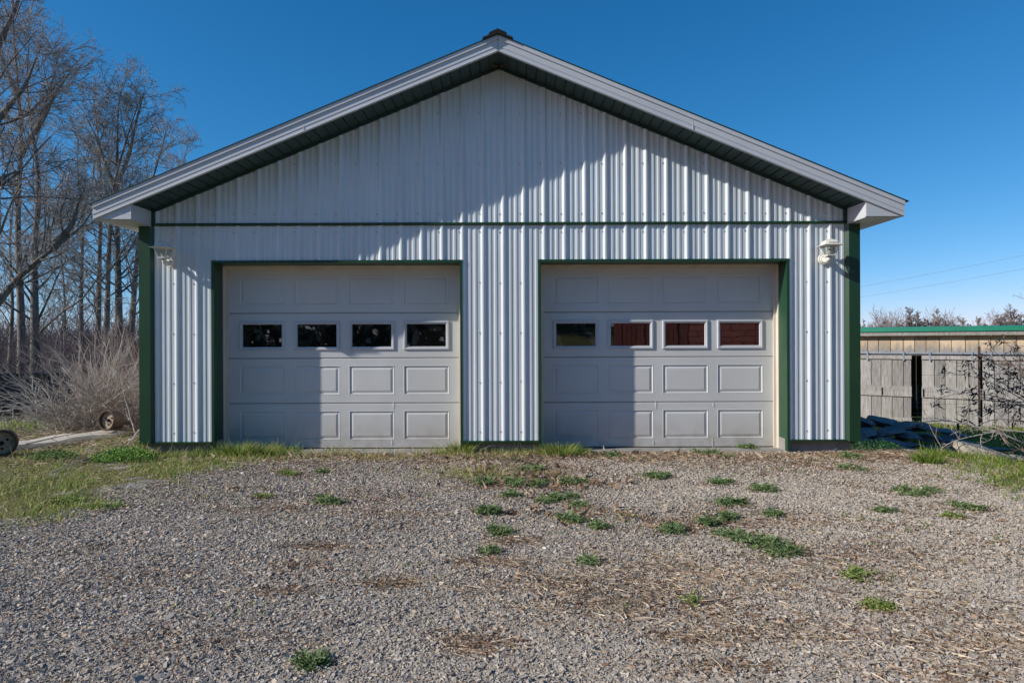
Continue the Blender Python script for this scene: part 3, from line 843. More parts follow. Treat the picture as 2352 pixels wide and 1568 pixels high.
# green trims
def corner(sx):
    mb = MB()
    o = [(HW + .016, .10), (HW + .016, -.038), (HW - .108, -.038), (HW - .108 - .034, -.003), (HW - .108 - .034, .006), (HW - .112, .006), (HW - .06, .006), (HW - .06, .10)]
    o = [(sx * x, y) for x, y in o]
    mb.prism(o, 'z', Z0 - .012, 2.506); mb.build('corner_trim', M['green'], garage)
corner(-1); corner(1)
for sx in (-1, 1):
    mb = MB(); mb.box(min(sx * 3.885, sx * 3.845), max(sx * 3.885, sx * 3.845), -.030, -.0, 2.536, rz(3.865, .17)); mb.build('corner_trim', M['green'], garage)
mb = MB(); mb.prism([(-.002, 2.500), (-.026, 2.503), (-.030, 2.520), (-.022, 2.532), (-.002, 2.534)], 'x', -3.862, 3.862); mb.build('band_trim', M['green'], garage)
mb = MB()
for (a, b) in ((-3.86, D1[0] - .012), (D1[1] + .012, D2[0] - .012), (D2[1] + .012, 3.86)):
    mb = MB(); mb.box(a, b, -.028, .03, Z0 - .014, Z0 + .008); mb.build('base_trim', M['green'], garage)


def make_door(a, b):
    # green channel: front flange + reveal lining
    mb = MB(); f = .028
    mb.prism([(a - f * .5, -.024), (a + .014, -.024), (a + .014, .205), (a + .002, .205), (a + .002, .012), (a - f * .5, .012)], 'z', -.06, DZ + .01)
    mb.prism([(b + f * .5, -.024), (b - .014, -.024), (b - .014, .205), (b - .002, .205), (b - .002, .012), (b + f * .5, .012)], 'z', -.06, DZ + .01)
    mb.prism([(-.026, DZ + .026), (-.026, DZ - .004), (.300, DZ - .004), (.300, DZ + .010), (.0, DZ + .012), (.0, DZ + .026)], 'x', a - f * .5 - .002, b + f * .5 + .002)
    mb.build('door_trim', M['green'], garage)
    # white timber jamb with a stop
    mb = MB()
    mb.prism([(a + .003, .207), (a + .022, .207), (a + .022, .265), (a + .052, .265), (a + .052, .285), (a + .003, .34)], 'z', -.045, DZ - .02)
    mb.prism([(b - .003, .207), (b - .022, .207), (b - .022, .265), (b - .052, .265), (b - .052, .285), (b - .003, .34)], 'z', -.045, DZ - .02)
    mb.prism([(.209, DZ - .006), (.209, DZ - .022), (.262, DZ - .022), (.262, DZ - .046), (.285, DZ - .046), (.34, DZ - .006)], 'x', a + .004, b - .004)
    mb.build('door_jamb', M['jamb'], garage)
    # sections
    x0, x1 = a + .030, b - .030; YD = .30; ct = (x0 + x1) / 2
    mb = MB(); zb = -.036; hs = (DZ - .025 - zb) / 4
    wins = []
    for r in range(4):
        s0 = zb + r * hs + .003; s1 = zb + (r + 1) * hs - .003
        # meeting edge of the section: rounded lips
        e = .006
        mb.poly([(x0, YD + .012, s0 - .001), (x1, YD + .012, s0 - .001), (x1, YD, s0 + e), (x0, YD, s0 + e)])
        mb.poly([(x0, YD, s1 - e), (x1, YD, s1 - e), (x1, YD + .012, s1 + .001), (x0, YD + .012, s1 + .001)])
        s0 += e; s1 -= e
        pw, ph = .532, .338; sp = .637
        pz = (s0 + s1) / 2 + (.006 if r < 2 else -.0); z0 = pz - ph / 2; z1 = pz + ph / 2
        xs = [x0]
        for c in range(4): xc = ct + (c - 1.5) * sp; xs += [xc - pw / 2, xc + pw / 2]
        xs += [x1]
        for i in range(len(xs) - 1):
            panel = i % 2 == 1
            mb.poly([(xs[i], YD, s0), (xs[i + 1], YD, s0), (xs[i + 1], YD, z0), (xs[i], YD, z0)])
            mb.poly([(xs[i], YD, z1), (xs[i + 1], YD, z1), (xs[i + 1], YD, s1), (xs[i], YD, s1)])
            if not panel:
                mb.poly([(xs[i], YD, z0), (xs[i + 1], YD, z0), (xs[i + 1], YD, z1), (xs[i], YD, z1)]); continue
            if r == 2:
                wins.append((xs[i], xs[i + 1], z0, z1)); continue
            loops = []
            jit = [random.uniform(-.0012, .0012) for _ in range(4)]
            for ins, dep in ((0, 0), (.006, -.0022), (.013, .0075), (.022, .0085), (.050, .0012), (.056, .0015)):
                loops.append([(xs[i] + ins, YD + dep, z0 + ins), (xs[i + 1] - ins, YD + dep, z0 + ins), (xs[i + 1] - ins, YD + dep, z1 - ins), (xs[i] + ins, YD + dep, z1 - ins)])
            for A, B in zip(loops[:-1], loops[1:]):
                for k in range(4): l = (k + 1) % 4; mb.poly([A[k], A[l], B[l], B[k]])
            mb.poly(loops[-1])
    # creases where the skin has buckled
    for (cx_, zc, hh) in (((a + 1.96, zb + hs * .94, .055), (a + 1.94, zb + .06, .05)) if a < 0 else ((a + 1.36, zb + hs * .93, .06), (a + 2.02, zb + hs * .10, .07), (a + 1.33, zb + .05, .05), (a + 2.03, zb + hs * .93, .04))):
        for (wl, wr) in ((-.014, .010),):
            p0, p1, p2, p3 = (cx_ + wl, YD - .0005, zc), (cx_ + .004, YD - .0005, zc - hh), (cx_ + wr + .012, YD - .0005, zc), (cx_ - .002, YD - .0005, zc + hh)
            top_ = (cx_, YD - .0042, zc)
            for A, B in ((p0, p1), (p1, p2), (p2, p3), (p3, p0)): mb.poly([A, B, top_])
    # back sheet so that the door is a solid slab
    mb.box(x0, x1, YD + .022, YD + .05, zb + .002, zb + 4 * hs - .002)
    door = mb.build('garage_door', M['door'], garage, fix=False)
    for (xa, xb, z0, z1) in wins:
        mb = MB(); loops = []
        for ins, dep in ((0, .0), (.004, -.013), (.020, -.014), (.026, -.007), (.036, -.006), (.040, .012)):
            loops.append([(xa + ins, YD + dep, z0 + ins), (xb - ins, YD + dep, z0 + ins), (xb - ins, YD + dep, z1 - ins), (xa + ins, YD + dep, z1 - ins)])
        for A, B in zip(loops[:-1], loops[1:]):
            for k in range(4): l = (k + 1) % 4; mb.poly([A[k], A[l], B[l], B[k]])
        mb.build('window_frame', M['fascia'], door, fix=False)
        mb = MB(); mb.box(xa + .039, xb - .039, YD + .009, YD + .013, z0 + .039, z1 - .039); mb.build('window_pane', M['glass'], door)
    return door


make_door(*D1); make_door(*D2)

# roof sheets, fascia, soffits
Y1 = LEN + .4
def rake(mb, o0, o1, ya, yb, x_end=EX, m=0):
    """a band following both slopes between the vertical offsets o0 < o1 below the roof line"""
    mb.hexa([(0, ya, rz(0, o1)), (0, yb, rz(0, o1)), (-x_end, yb, rz(x_end, o1)), (-x_end, ya, rz(x_end, o1)), (0, ya, rz(0, o0)), (0, yb, rz(0, o0)), (-x_end, yb, rz(x_end, o0)), (-x_end, ya, rz(x_end, o0))], m)
    mb.hexa([(0, ya, rz(0, o1)), (0, yb, rz(0, o1)), (x_end, yb, rz(x_end, o1)), (x_end, ya, rz(x_end, o1)), (0, ya, rz(0, o0)), (0, yb, rz(0, o0)), (x_end, yb, rz(x_end, o0)), (x_end, ya, rz(x_end, o0))], m)
mb = MB(); rake(mb, -.004, .003, YF - .040, Y1, EX + .035)
for i in range(1, 31):
    y = YF + i * .2286
    for sx in (-1, 1): mb.hexa([(sx * .02, y - .012, rz(.02, .01)), (sx * .02, y + .012, rz(.02, .01)), (sx * (EX + .03), y + .012, rz(EX + .03, .01)), (sx * (EX + .03), y - .012, rz(EX + .03, .01)), (sx * .02, y - .005, rz(.02, -.03)), (sx * .02, y + .005, rz(.02, -.03)), (sx * (EX + .03), y + .005, rz(EX + .03, -.03)), (sx * (EX + .03), y - .005, rz(EX + .03, -.03))])
roof = mb.build('roof', M['roofdark'], garage)
mb = MB()
mb.prism([(-.162, rz(.162, .002)), (-.158, rz(.158, -.024)), (-.098, rz(.098, -.020)), (-.090, rz(.090, -.044)), (0, rz(0, -.048)), (.090, rz(.090, -.044)), (.098, rz(.098, -.020)), (.158, rz(.158, -.024)), (.162, rz(.162, .002)), (0, rz(0, .002))], 'y', YF - .062, Y1 - .02)
mb.build('ridge_cap', M['black'], roof)
for sx in (-1, 1):
    mb = MB()
    def half(o0, o1, ya, yb, x0=.0, x1=EX):
        mb.hexa([(sx * x0, ya, rz(x0, o1)), (sx * x0, yb, rz(x0, o1)), (sx * x1, yb, rz(x1, o1)), (sx * x1, ya, rz(x1, o1)), (sx * x0, ya, rz(x0, o0)), (sx * x0, yb, rz(x0, o0)), (sx * x1, yb, rz(x1, o0)), (sx * x1, ya, rz(x1, o0))])
    g_ = .002
    half(.004, .050, YF - .030, YF + .02, g_); half(.050, .056, YF - .020, YF + .02, g_)
    half(.056, .118, YF - .017, YF + .02, g_); half(.118, .121, YF - .010, YF + .02, g_); half(.121, .162, YF - .013, YF + .02, g_); half(.162, .167, YF - .020, YF + .02, g_)
    for (xj, o0, o1, yy) in ((1.35, .010, .049, -.031), (2.05, .058, .160, -.0185)):          # sheet joints
        half(o0, o1, YF + yy, YF + yy + .004, xj, xj + .006)
    mb.build('fascia', M['fascia'], garage)
    mb = MB()   # eave fascia along the side
    mb.box(min(sx * EX, sx * (EX - .02)), max(sx * EX, sx * (EX - .02)), YF + .022, Y1, 2.506, rz(EX, .008)); mb.build('eave_fascia', M['fascia'], garage)
    mb = MB()   # sloping soffit under the rake, grooved every 0.1 m
    x = .0; i = 0
    while x < 3.885 - 1e-6:
        x2 = min(x + .104, 3.885)
        mb.hexa([(sx * x, YF + .02, rz(x, .163)), (sx * (x2 - .012), YF + .02, rz(x2 - .012, .163)), (sx * (x2 - .012), .03, rz(x2 - .012, .163)), (sx * x, .03, rz(x, .163)), (sx * x, YF + .02, rz(x, .150)), (sx * (x2 - .012), YF + .02, rz(x2 - .012, .150)), (sx * (x2 - .012), .03, rz(x2 - .012, .150)), (sx * x, .03, rz(x, .150))])
        x = x2; i += 1
    half(.140, .150, YF + .02, .03, 0, 3.885)
    mb.build('soffit', M['dgreen'], garage)
    mb = MB(); half(.160, .190, -.030, -.004, .0, 3.86); mb.build('rake_trim', M['dgreen'], garage)
    # boxed eave return
    mb = MB()
    xi = 3.885
    for (zl, zh) in ((2.508, 2.552), (2.553, 2.590), (2.591, 2.68)):
        pts = []
        def xr(z): return (ROOFZ - .163 - z) / SL
        xa = min(EX - .004, xr(zl)); xb = max(min(EX - .004, xr(zh)), xi + .001)
        pts = [(sx * xi, zl), (sx * xa, zl), (sx * xb, min(zh, rz(xb, .163))), (sx * xi, min(zh, rz(xi, .163)))]
        mb.prism(pts, 'y', YF + .001 + .001 * (zl > 2.55), YF + .018)
    mb.hexa([(sx * xi, YF + .0185, 2.508), (sx * (xi + .012), YF + .0185, 2.508), (sx * (xi + .012), -.03, 2.508), (sx * xi, -.03, 2.508), (sx * xi, YF + .0185, rz(xi, .165)), (sx * (xi + .012), YF + .0185, rz(xi, .165)), (sx * (xi + .012), -.03, rz(xi, .165)), (sx * xi, -.03, rz(xi, .165))])
    mb.build('eave_return', M['fascia'], garage)
    mb = MB()   # flat soffit under the eave with ribs
    for i in range(14):
        y = YF + .02 + i * .1
        mb.box(min(sx * xi, sx * (EX - .021)), max(sx * xi, sx * (EX - .021)), y, y + .094, 2.499, 2.506)
    mb.box(min(sx * HW, sx * (EX - .021)), max(sx * HW, sx * (EX - .021)), .99, Y1, 2.499, 2.506)
    mb.box(min(sx * xi, sx * (EX - .021)), max(sx * xi, sx * (EX - .021)), YF + .02, Y1, 2.5065, 2.5075)
    mb.build('eave_soffit', M['fascia'], garage)

# wall lanterns
def make_lantern():
    root = empty('wall_lantern', (0, 0, 0), '', 'wall lamp', 'white carriage lamps on the garage')
    yc = -.175
    mb = MB()
    for (y, r) in ((-.024, .058),): pass
    def disc(y0, y1, r0, r1, n=20):
        i = len(mb.v)
        for (y, r) in ((y0, r0), (y1, r1)):
            for k in range(n): a = 2 * math.pi * k / n; mb.v.append((r * math.cos(a), y, r * math.sin(a))); mb.t.append((1, 1, 1))
        for k in range(n): l = (k + 1) % n; mb.f.append((i + k, i + l, i + n + l, i + n + k)); mb.m.append(0)
        mb.f.append(tuple(i + n + k for k in range(n))); mb.m.append(0)
    disc(-.019, -.034, .062, .058); disc(-.034, -.046, .044, .036)
    mb.build('back_plate', M['lampwhite'], root, smooth=False)
    mb = MB()
    mb.tube([(0, -.04, 0), (0, -.075, -.026), (0, -.12, -.030), (0, -.16, -.012), (0, -.175, .012)], [.026, .027, .028, .026, .020], 12)
    mb.build('arm', M['lampwhite'], root, smooth=True)
    zb, zt = .018, .126; rb, rt = .045, .075
    mb = MB()
    def ring(z, r, t): mb.box(-r, r, yc - r, yc - r + t, z, z + t); mb.box(-r, r, yc + r - t, yc + r, z, z + t); mb.box(-r, -r + t, yc - r + t, yc + r - t, z, z + t); mb.box(r - t, r, yc - r + t, yc + r - t, z, z + t)
    ring(zb, rb + .003, .009); ring(zt - .007, rt + .002, .008)
    for sx in (-1, 1):
        for sy in (-1, 1):
            p = []
            for (z, r) in ((zb + .006, rb), (zt, rt)):
                for (a, b) in ((0, 0), (-.010, 0), (-.010, -.010), (0, -.010)): p.append((sx * (r + a), yc + sy * (r + b), z))
            mb.hexa(p)
    mb.box(-rb, rb, yc - rb, yc + rb, zb - .006, zb)
    mb.build('cage', M['lampwhite'], root)
    mb = MB()
    for (ax, s) in ((0, -1), (0, 1), (1, -1), (1, 1)):
        a, b = rb - .005, rt - .005
        q = [(-a + .006, s * a, zb + .008), (a - .006, s * a, zb + .008), (b - .006, s * b, zt - .006), (-b + .006, s * b, zt - .006)]
        q = [(x, yc + y, z) if ax == 0 else (y, yc + x, z) for x, y, z in q]
        mb.poly(q)
    mb.build('glass_pane', M['lampglass'], root, fix=False)
    mb = MB()
    lv = [(.104, zt), (.106, zt + .006), (.072, zt + .018), (.066, zt + .040), (.052, zt + .058), (.026, zt + .070), (.016, zt + .076)]
    for (A, B) in zip(lv[:-1], lv[1:]):
        for k in range(4):
            c = [(-1, -1), (1, -1), (1, 1), (-1, 1)]; p, q = c[k], c[(k + 1) % 4]
            mb.poly([(p[0] * A[0], yc + p[1] * A[0], A[1]), (q[0] * A[0], yc + q[1] * A[0], A[1]), (q[0] * B[0], yc + q[1] * B[0], B[1]), (p[0] * B[0], yc + p[1] * B[0], B[1])])
    mb.poly([(-.1, yc - .1, zt), (.1, yc - .1, zt), (.1, yc + .1, zt), (-.1, yc + .1, zt)])
    for k in range(-3, 4):      # flutes of the cap
        mb.box(k * .015 - .003, k * .015 + .003, yc - .076, yc - .062, zt + .014, zt + .044)
    mb.tube([(0, yc, zt + .070), (0, yc, zt + .082), (0, yc, zt + .094), (0, yc, zt + .118)], [.017, .013, .010, .002], 10)
    mb.build('cap', M['lampwhite'], root)
    mb = MB(); mb.tube([(0, yc, zb), (0, yc, zb + .022), (0, yc, zb + .03), (0, yc, zb + .055), (0, yc, zb + .075), (0, yc, zb + .083)], [.014, .014, .016, .026, .020, .004], 12)
    mb.build('bulb', M['lampwhite'], root, smooth=True)
    return root


def copy_tree(o, parent=None):
    c = o.copy(); col.objects.link(c)
    if parent is not None: c.parent = parent; c.matrix_parent_inverse = o.matrix_parent_inverse.copy()
    for ch in [q for q in bpy.data.objects if q.parent == o]: copy_tree(ch, c)
    return c


la = make_lantern(); lb = copy_tree(la)
la.location = (-3.672, 0, 2.105); lb.location = (3.618, 0, 2.105)
la['label'] = 'white carriage lamp on the shaded wall left of left door'
lb['label'] = 'white carriage lamp in sunlight on the wall right of right door'

# twin floodlight under the gable peak
fl = empty('floodlight', (0, -.10, rz(0, .168)), 'small brown twin floodlight under the gable peak', 'floodlight'); fl.scale = (.62, .62, .62); fl.location.z += .015
mb = MB(); mb.tube([(0, .04, .012), (0, .04, -.03)], [.045, .04], 12); mb.build('base', M['black'], fl)
for sx in (-1, 1):
    mb = MB(); mb.tube([(0, .04, -.025), (sx * .035, .0, -.05), (sx * .045, -.02, -.055), (sx * .06, -.07, -.068), (sx * .062, -.085, -.07)], [.010, .012, .026, .036, .028], 10); mb.build('lamp_head', M['rust'], fl, smooth=True)

# ------------------------------------------------------------------ branches
def unit(a): return a / (np.linalg.norm(a, axis=-1, keepdims=True) + 1e-9)


def grow(P, Rr, m, t0, t1, ang, lenf, n, up=.12, wb=.12, rfac=.6, rmin=.003, tip=.35, lens=None, taper_len=.55):
    """m children on each parent polyline; returns (N*m, n, 3) and radii"""
    N, k, _ = P.shape
    pi = np.repeat(np.arange(N), m)
    t = np.tile((np.arange(m) + .5) / m, N) + rng.uniform(-.5, .5, N * m) / m
    t = t0 + (t1 - t0) * np.clip(t, 0, 1)
    f = t * (k - 1); i = np.clip(f.astype(int), 0, k - 2); q = (f - i)[:, None]
    base = P[pi, i] * (1 - q) + P[pi, i + 1] * q
    T = unit(P[pi, i + 1] - P[pi, i]); r0 = Rr[pi, i] * (1 - q[:, 0]) + Rr[pi, i + 1] * q[:, 0]
    pl = np.linalg.norm(np.diff(P, axis=1), axis=2).sum(1)[pi] if lens is None else lens
    a = rng.uniform(ang[0], ang[1], N * m)
    pr = unit(np.cross(T, rng.standard_normal((N * m, 3))))
    D = unit(np.cos(a)[:, None] * T + np.sin(a)[:, None] * pr)
    L = pl * lenf * (1 - taper_len * (t - t0) / max(t1 - t0, 1e-6)) * rng.uniform(.6, 1.25, N * m)
    out = np.empty((N * m, n, 3)); out[:, 0] = base
    for j in range(1, n):
        D = unit(D + np.array([0, 0, up]) + wb * rng.standard_normal((N * m, 3)))
        out[:, j] = out[:, j - 1] + D * (L / (n - 1))[:, None]
    rs = np.maximum(r0 * rfac, rmin)
    rad = rs[:, None] * np.linspace(1, tip, n)[None]; rad = np.maximum(rad, rmin * .7)
    return out, rad


def tubes(P, Rr, s):
    """vectorised tubes: V, F"""
    N, n, _ = P.shape
    T = np.empty_like(P); T[:, 1:-1] = P[:, 2:] - P[:, :-2]; T[:, 0] = P[:, 1] - P[:, 0]; T[:, -1] = P[:, -1] - P[:, -2]; T = unit(T)
    ref = np.where(np.abs(T[:, :1, 2:3]) > .9, np.array([1., 0, 0]), np.array([0, 0, 1.]))
    A = unit(np.cross(T, np.broadcast_to(ref, T.shape))); B = np.cross(T, A)
    w_ = 2 * math.pi * np.arange(s) / s
    V = P[:, :, None] + Rr[:, :, None, None] * (np.cos(w_)[None, None, :, None] * A[:, :, None] + np.sin(w_)[None, None, :, None] * B[:, :, None])
    j, q = np.meshgrid(np.arange(n - 1), np.arange(s), indexing='ij'); q2 = (q + 1) % s
    F = np.stack([j * s + q, j * s + q2, (j + 1) * s + q2, (j + 1) * s + q], -1).reshape(-1, 4)
    F = (F[None] + (n * s) * np.arange(N)[:, None, None]).reshape(-1, 4)
    return V.reshape(-1, 3), F


def tube_mesh(name, sets, m, parent=None, org=(0, 0, 0), kind=None):
    Vs, Fs, o = [], [], 0
    for P, Rr, s in sets:
        V, F = tubes(P - np.array(org), Rr, s); Vs.append(V); Fs.append(F + o); o += len(V)
    return npmesh(name, np.concatenate(Vs), np.concatenate(Fs), m, parent=parent, smooth=True)


def resample(pts, n):
    pts = np.array(pts, float); s = np.concatenate([[0], np.cumsum(np.linalg.norm(np.diff(pts, axis=0), axis=1))])
    t = np.linspace(0, s[-1], n); P = np.stack([np.interp(t, s, pts[:, k]) for k in range(3)], -1)
    for _ in range(2): P[1:-1] = .25 * P[:-2] + .5 * P[1:-1] + .25 * P[2:]
    return P


def tree(paths, label, cat='tree', r0=.15, r1=.012, cnt=(24, 9, 7, 4), lens=(.30, .52, .52, .5), t0=.35, ang=(.55, 1.15), up=.05, trunk_m='bark', twig_m='twig', group=None, rmin=.0062, name='bare_tree', droop=0):
    """paths: list of 3-D trunk lines, the first one the main trunk"""
    main = resample(paths[0], 22)
    gz = float(terrain(main[0][0], main[0][1])); main[0][2] = min(main[0][2], gz)
    org = np.array([main[0][0], main[0][1], gz])
    root = empty(name, tuple(org), label, cat, group)
    rad = (r0 + (r1 - r0) * np.linspace(0, 1, 22) ** .9); rad[0] *= 1.35; rad[1] *= 1.12
    Ps, Rs = [main[None]], [rad[None]]
    for e in paths[1:]:
        p = resample(e, 22); Ps.append(p[None]); Rs.append((r0 * .62 + (r1 - r0 * .62) * np.linspace(0, 1, 22))[None])
    P0, R0 = np.concatenate(Ps), np.concatenate(Rs)
    Lm = float(np.linalg.norm(np.diff(P0[0], axis=0), axis=1).sum()); PP, RR = [], []
    for k in range(len(P0)):
        le = float(np.linalg.norm(np.diff(P0[k], axis=0), axis=1).sum())
        mk = cnt[0] if k == 0 else max(6, int(cnt[0] * min(1, le / Lm) * 1.1))
        a, b = grow(P0[k:k + 1], R0[k:k + 1], mk, t0 if k == 0 else .25, .99, ang, lens[0] * (1 if k == 0 else .62), 9, up, .11, .34, rmin * 2.0, .28, lens=Lm)
        PP.append(a); RR.append(b)
    P1, R1 = np.concatenate(PP), np.concatenate(RR)
    P2, R2 = grow(P1, R1, cnt[1], .18, .98, (.45, 1.15), lens[1], 6, up * .35, .13, .5, rmin * 1.7, .35, taper_len=.4)
    P3, R3 = grow(P2, R2, cnt[2], .12, .98, (.45, 1.15), lens[2], 5, up * .3, .15, .65, rmin, .5, taper_len=.35)
    P4, R4 = grow(P3, R3, cnt[3], .12, 1, (.5, 1.2), lens[3], 4, up * .2, .17, .8, rmin * .75, .7, taper_len=.2)
    # short side twigs low on the trunk
    tube_mesh('trunk', [(P0, R0, 9), (P1, R1, 5)], M[trunk_m], root, org)
    tube_mesh('crown', [(P2, R2, 4), (P3, R3, 3), (P4, R4, 3)], M[twig_m], root, org)
    return root


def PT(d, *uv): return [W(u, v, d) for u, v in uv]


tree([PT(23, (82, 900), (80, 740), (79, 619), (83, 513), (95, 446), (85, 367), (79, 308), (68, 250), (62, 180), (70, 90)),
      PT(23, (79, 308), (99, 276), (130, 213), (165, 165))],
     'bare tree with a crooked dark trunk standing behind the dark fence', r0=.17, r1=.012, cnt=(32, 8, 5, 3), lens=(0.291, .55, .54, .5), t0=0.14, twig_m='twig')
tree([PT(21, (-130, 880), (-60, 760), (0, 690), (38, 640), (100, 588), (150, 550), (190, 524), (208, 500), (214, 478)),
      PT(21, (120, 572), (165, 520), (185, 450), (200, 425))],
     'bare tree leaning far to the right across the upright trunks', r0=.22, r1=.012, cnt=(14, 8, 5, 3), lens=(0.291, .55, .54, .5), t0=0.28, ang=(.5, 1.2), twig_m='twig')
tree([PT(20, (-75, 900), (-80, 600), (-70, 300), (-60, 100), (-50, -150), (-40, -350)),
      PT(20, (-72, 360), (0, 270), (60, 200), (90, 120)), PT(20, (-65, 200), (-5, 110), (40, 20), (60, -60)), PT(20, (-76, 500), (-30, 440), (20, 400), (60, 390))],
     'big spreading bare tree at the left border with reddish buds on its twigs', r0=.24, r1=.012, cnt=(30, 8, 5, 3), lens=(0.291, .55, .54, .5), t0=0.12, twig_m='redtwig')
tree([PT(26, (222, 860), (226, 740), (229, 620), (233, 400), (228, 330), (222, 255), (215, 215))],
     'slim pale bare tree, leftmost of the upright ones beside the garage', r0=.13, r1=.012, cnt=(30, 8, 5, 3), lens=(0.224, .55, .54, .5), t0=0.19, trunk_m='palebark', twig_m='twig')
tree([PT(25, (240, 860), (246, 740), (249, 620), (256, 485), (262, 420), (290, 330), (318, 240), (330, 215))],
     'slim pale bare tree with its top bending right toward the roof', r0=.13, r1=.012, cnt=(28, 8, 5, 3), lens=(0.246, .55, .54, .5), t0=0.25, trunk_m='palebark')
tree([PT(25.5, (272, 860), (274, 740), (272, 620), (268, 430), (272, 340), (271, 250), (284, 188)),
      PT(25.5, (268, 430), (300, 350), (312, 290), (335, 205)), PT(25.5, (268, 440), (240, 370), (225, 320), (200, 270))],
     'tallest upright bare tree with a forked dark trunk beside the garage', r0=.17, r1=.012, cnt=(28, 8, 5, 3), lens=(0.246, .55, .54, .5), t0=0.25)
tree([PT(28, (296, 860), (304, 740), (312, 620), (324, 530), (345, 430), (372, 350), (388, 285))],
     'bare tree with a leaning trunk next to the green corner post', r0=.16, r1=.012, cnt=(30, 8, 5, 3), lens=(0.269, .55, .54, .5), t0=0.22)
tree([PT(33, (385, 870), (395, 700), (405, 500), (420, 380), (432, 335))],
     'reddish bare tree whose top shows just above the left roof slope', r0=.15, r1=.012, cnt=(30, 8, 5, 3), lens=(0.224, .55, .54, .5), t0=0.25, twig_m='redtwig')
tree([PT(30, (148, 870), (150, 700), (140, 560), (150, 450), (165, 380))],
     'thin young bare tree between the crooked and the slim pale trunks', r0=.07, r1=.012, cnt=(28, 8, 5, 3), lens=(0.246, .55, .54, .5), t0=0.12)
tree([PT(27, (20, 870), (30, 700), (22, 560), (35, 430), (28, 330))],
     'thin dark bare tree left of the crooked trunk', r0=.09, r1=.012, cnt=(28, 8, 5, 3), lens=(0.269, .55, .54, .5), t0=0.12)


tree([PT(24, (52, 880), (48, 700), (40, 500), (52, 320), (40, 160), (30, 20), (35, -90)), PT(24, (50, 360), (95, 270), (125, 180), (140, 110)), PT(24, (44, 230), (5, 130), (-15, 40))],
     'tall dark bare tree behind the crooked one, its crown reaching past the photo top', r0=.15, r1=.012, cnt=(24, 8, 5, 3), lens=(.27, .55, .54, .5), t0=.2)
tree([PT(29, (190, 880), (186, 700), (192, 520), (178, 380), (184, 280)), PT(29, (190, 500), (215, 410), (222, 340))],
     'slender dark bare tree between the leaning tree and the pale ones', r0=.12, r1=.012, cnt=(22, 8, 5, 3), lens=(.24, .55, .54, .5), t0=.18)


def stems(base, n, L, lean, arch, sd, npt=7, r=.004, spread=.15, az_bias=None):
    """a sheaf of arching canes from around a base point"""
    a = rng.random(n) * 6.283; q = np.sqrt(rng.random(n)) * spread
    B = np.stack([base[0] + np.cos(a) * q, base[1] + np.sin(a) * q, np.full(n, base[2])], -1)
    az = rng.random(n) * 6.283 if az_bias is None else rng.normal(az_bias[0], az_bias[1], n)
    tl = np.clip(np.abs(rng.normal(lean, .35, n)), .02, 1.5)
    D = np.stack([np.cos(az) * np.sin(tl), np.sin(az) * np.sin(tl), np.cos(tl)], -1)
    Ln = L * rng.uniform(.45, 1.15, n); P = np.empty((n, npt, 3)); P[:, 0] = B
    for j in range(1, npt):
        D = unit(D + np.array([0, 0, -arch]) + sd * rng.standard_normal((n, 3))); P[:, j] = P[:, j - 1] + D * (Ln / (npt - 1))[:, None]
    gz = terrain(P[..., 0], P[..., 1]) + .01; P[..., 2] = np.maximum(P[..., 2], gz)
    return P, r * np.clip(np.exp(rng.normal(-.05, .5, (n, 1))), .45, 2.6) * np.linspace(1, .45, npt)[None]


def shrub(u, v, d, n, L, lean, arch, label, m='paletwig', spread=.2, r=.0042, side=(4, 3), name='dead_shrub', az=None):
    p = W(u, v, d); base = np.array([p[0], p[1], float(terrain(p[0], p[1])) - .02])
    P, Rr = stems(base, n, L, lean, arch, .10, 8, r, spread, az)
    P2, R2 = grow(P, Rr, side[0], .25, .95, (.3, .8), .45, 5, 0, .14, .7, r * .45, .5)
    P3, R3 = grow(P2, R2, side[1], .2, .95, (.3, .8), .5, 3, 0, .14, .8, r * .38, .6)
    ob = tube_mesh(name, [(P, Rr, 5), (P2, R2, 4), (P3, R3, 3)], M[m], None, base); ob.location = base
    tag(ob, label, 'shrub', 'leafless brush left of the garage' if u < 1000 else 'leafless brush right of the garage')
    return ob


shrub(228, 985, 9.7, 125, 1.35, .65, .05, 'pale grey leafless shrub fanning out behind the rusty wheel', 'paletwig', .22, .0062, (4, 2))
shrub(150, 985, 9.9, 85, 1.15, .95, .06, 'sprawling pale leafless shrub in front of the dark fence', 'paletwig', .3, .0056, (4, 2))
shrub(322, 975, 9.5, 80, 1.15, .7, .06, 'tan reddish leafless shrub against the left garage corner', 'tantwig', .22)
shrub(290, 965, 10.6, 60, 1.7, .35, .03, 'tall reddish cane shrub behind the tan one at the garage corner', 'tantwig', .35)
shrub(235, 960, 11.4, 45, 1.6, .4, .03, 'tall greyish cane shrub behind the pale fanning one', 'paletwig', .4)
shrub(335, 960, 12.5, 26, 2.9, .6, .05, 'long red canes arching up beside the green corner post', 'redbrown', .3, .006, (2, 1), az=(2.6, .8))


shrub(285, 990, 9.5, 40, .7, 1.3, .05, 'low tangle of dead canes right behind the rusty wheel hub', 'tantwig', .30, .0045, (4, 2))
shrub(180, 992, 9.3, 40, .8, 1.3, .05, 'low tangle of grey canes sprawled over the pale slab', 'paletwig', .35, .0042, (4, 2))
shrub(322, 990, 9.2, 36, .55, 1.25, .05, 'low dark tangle of canes at the foot of the left garage corner', 'tantwig', .22, .004, (4, 2))


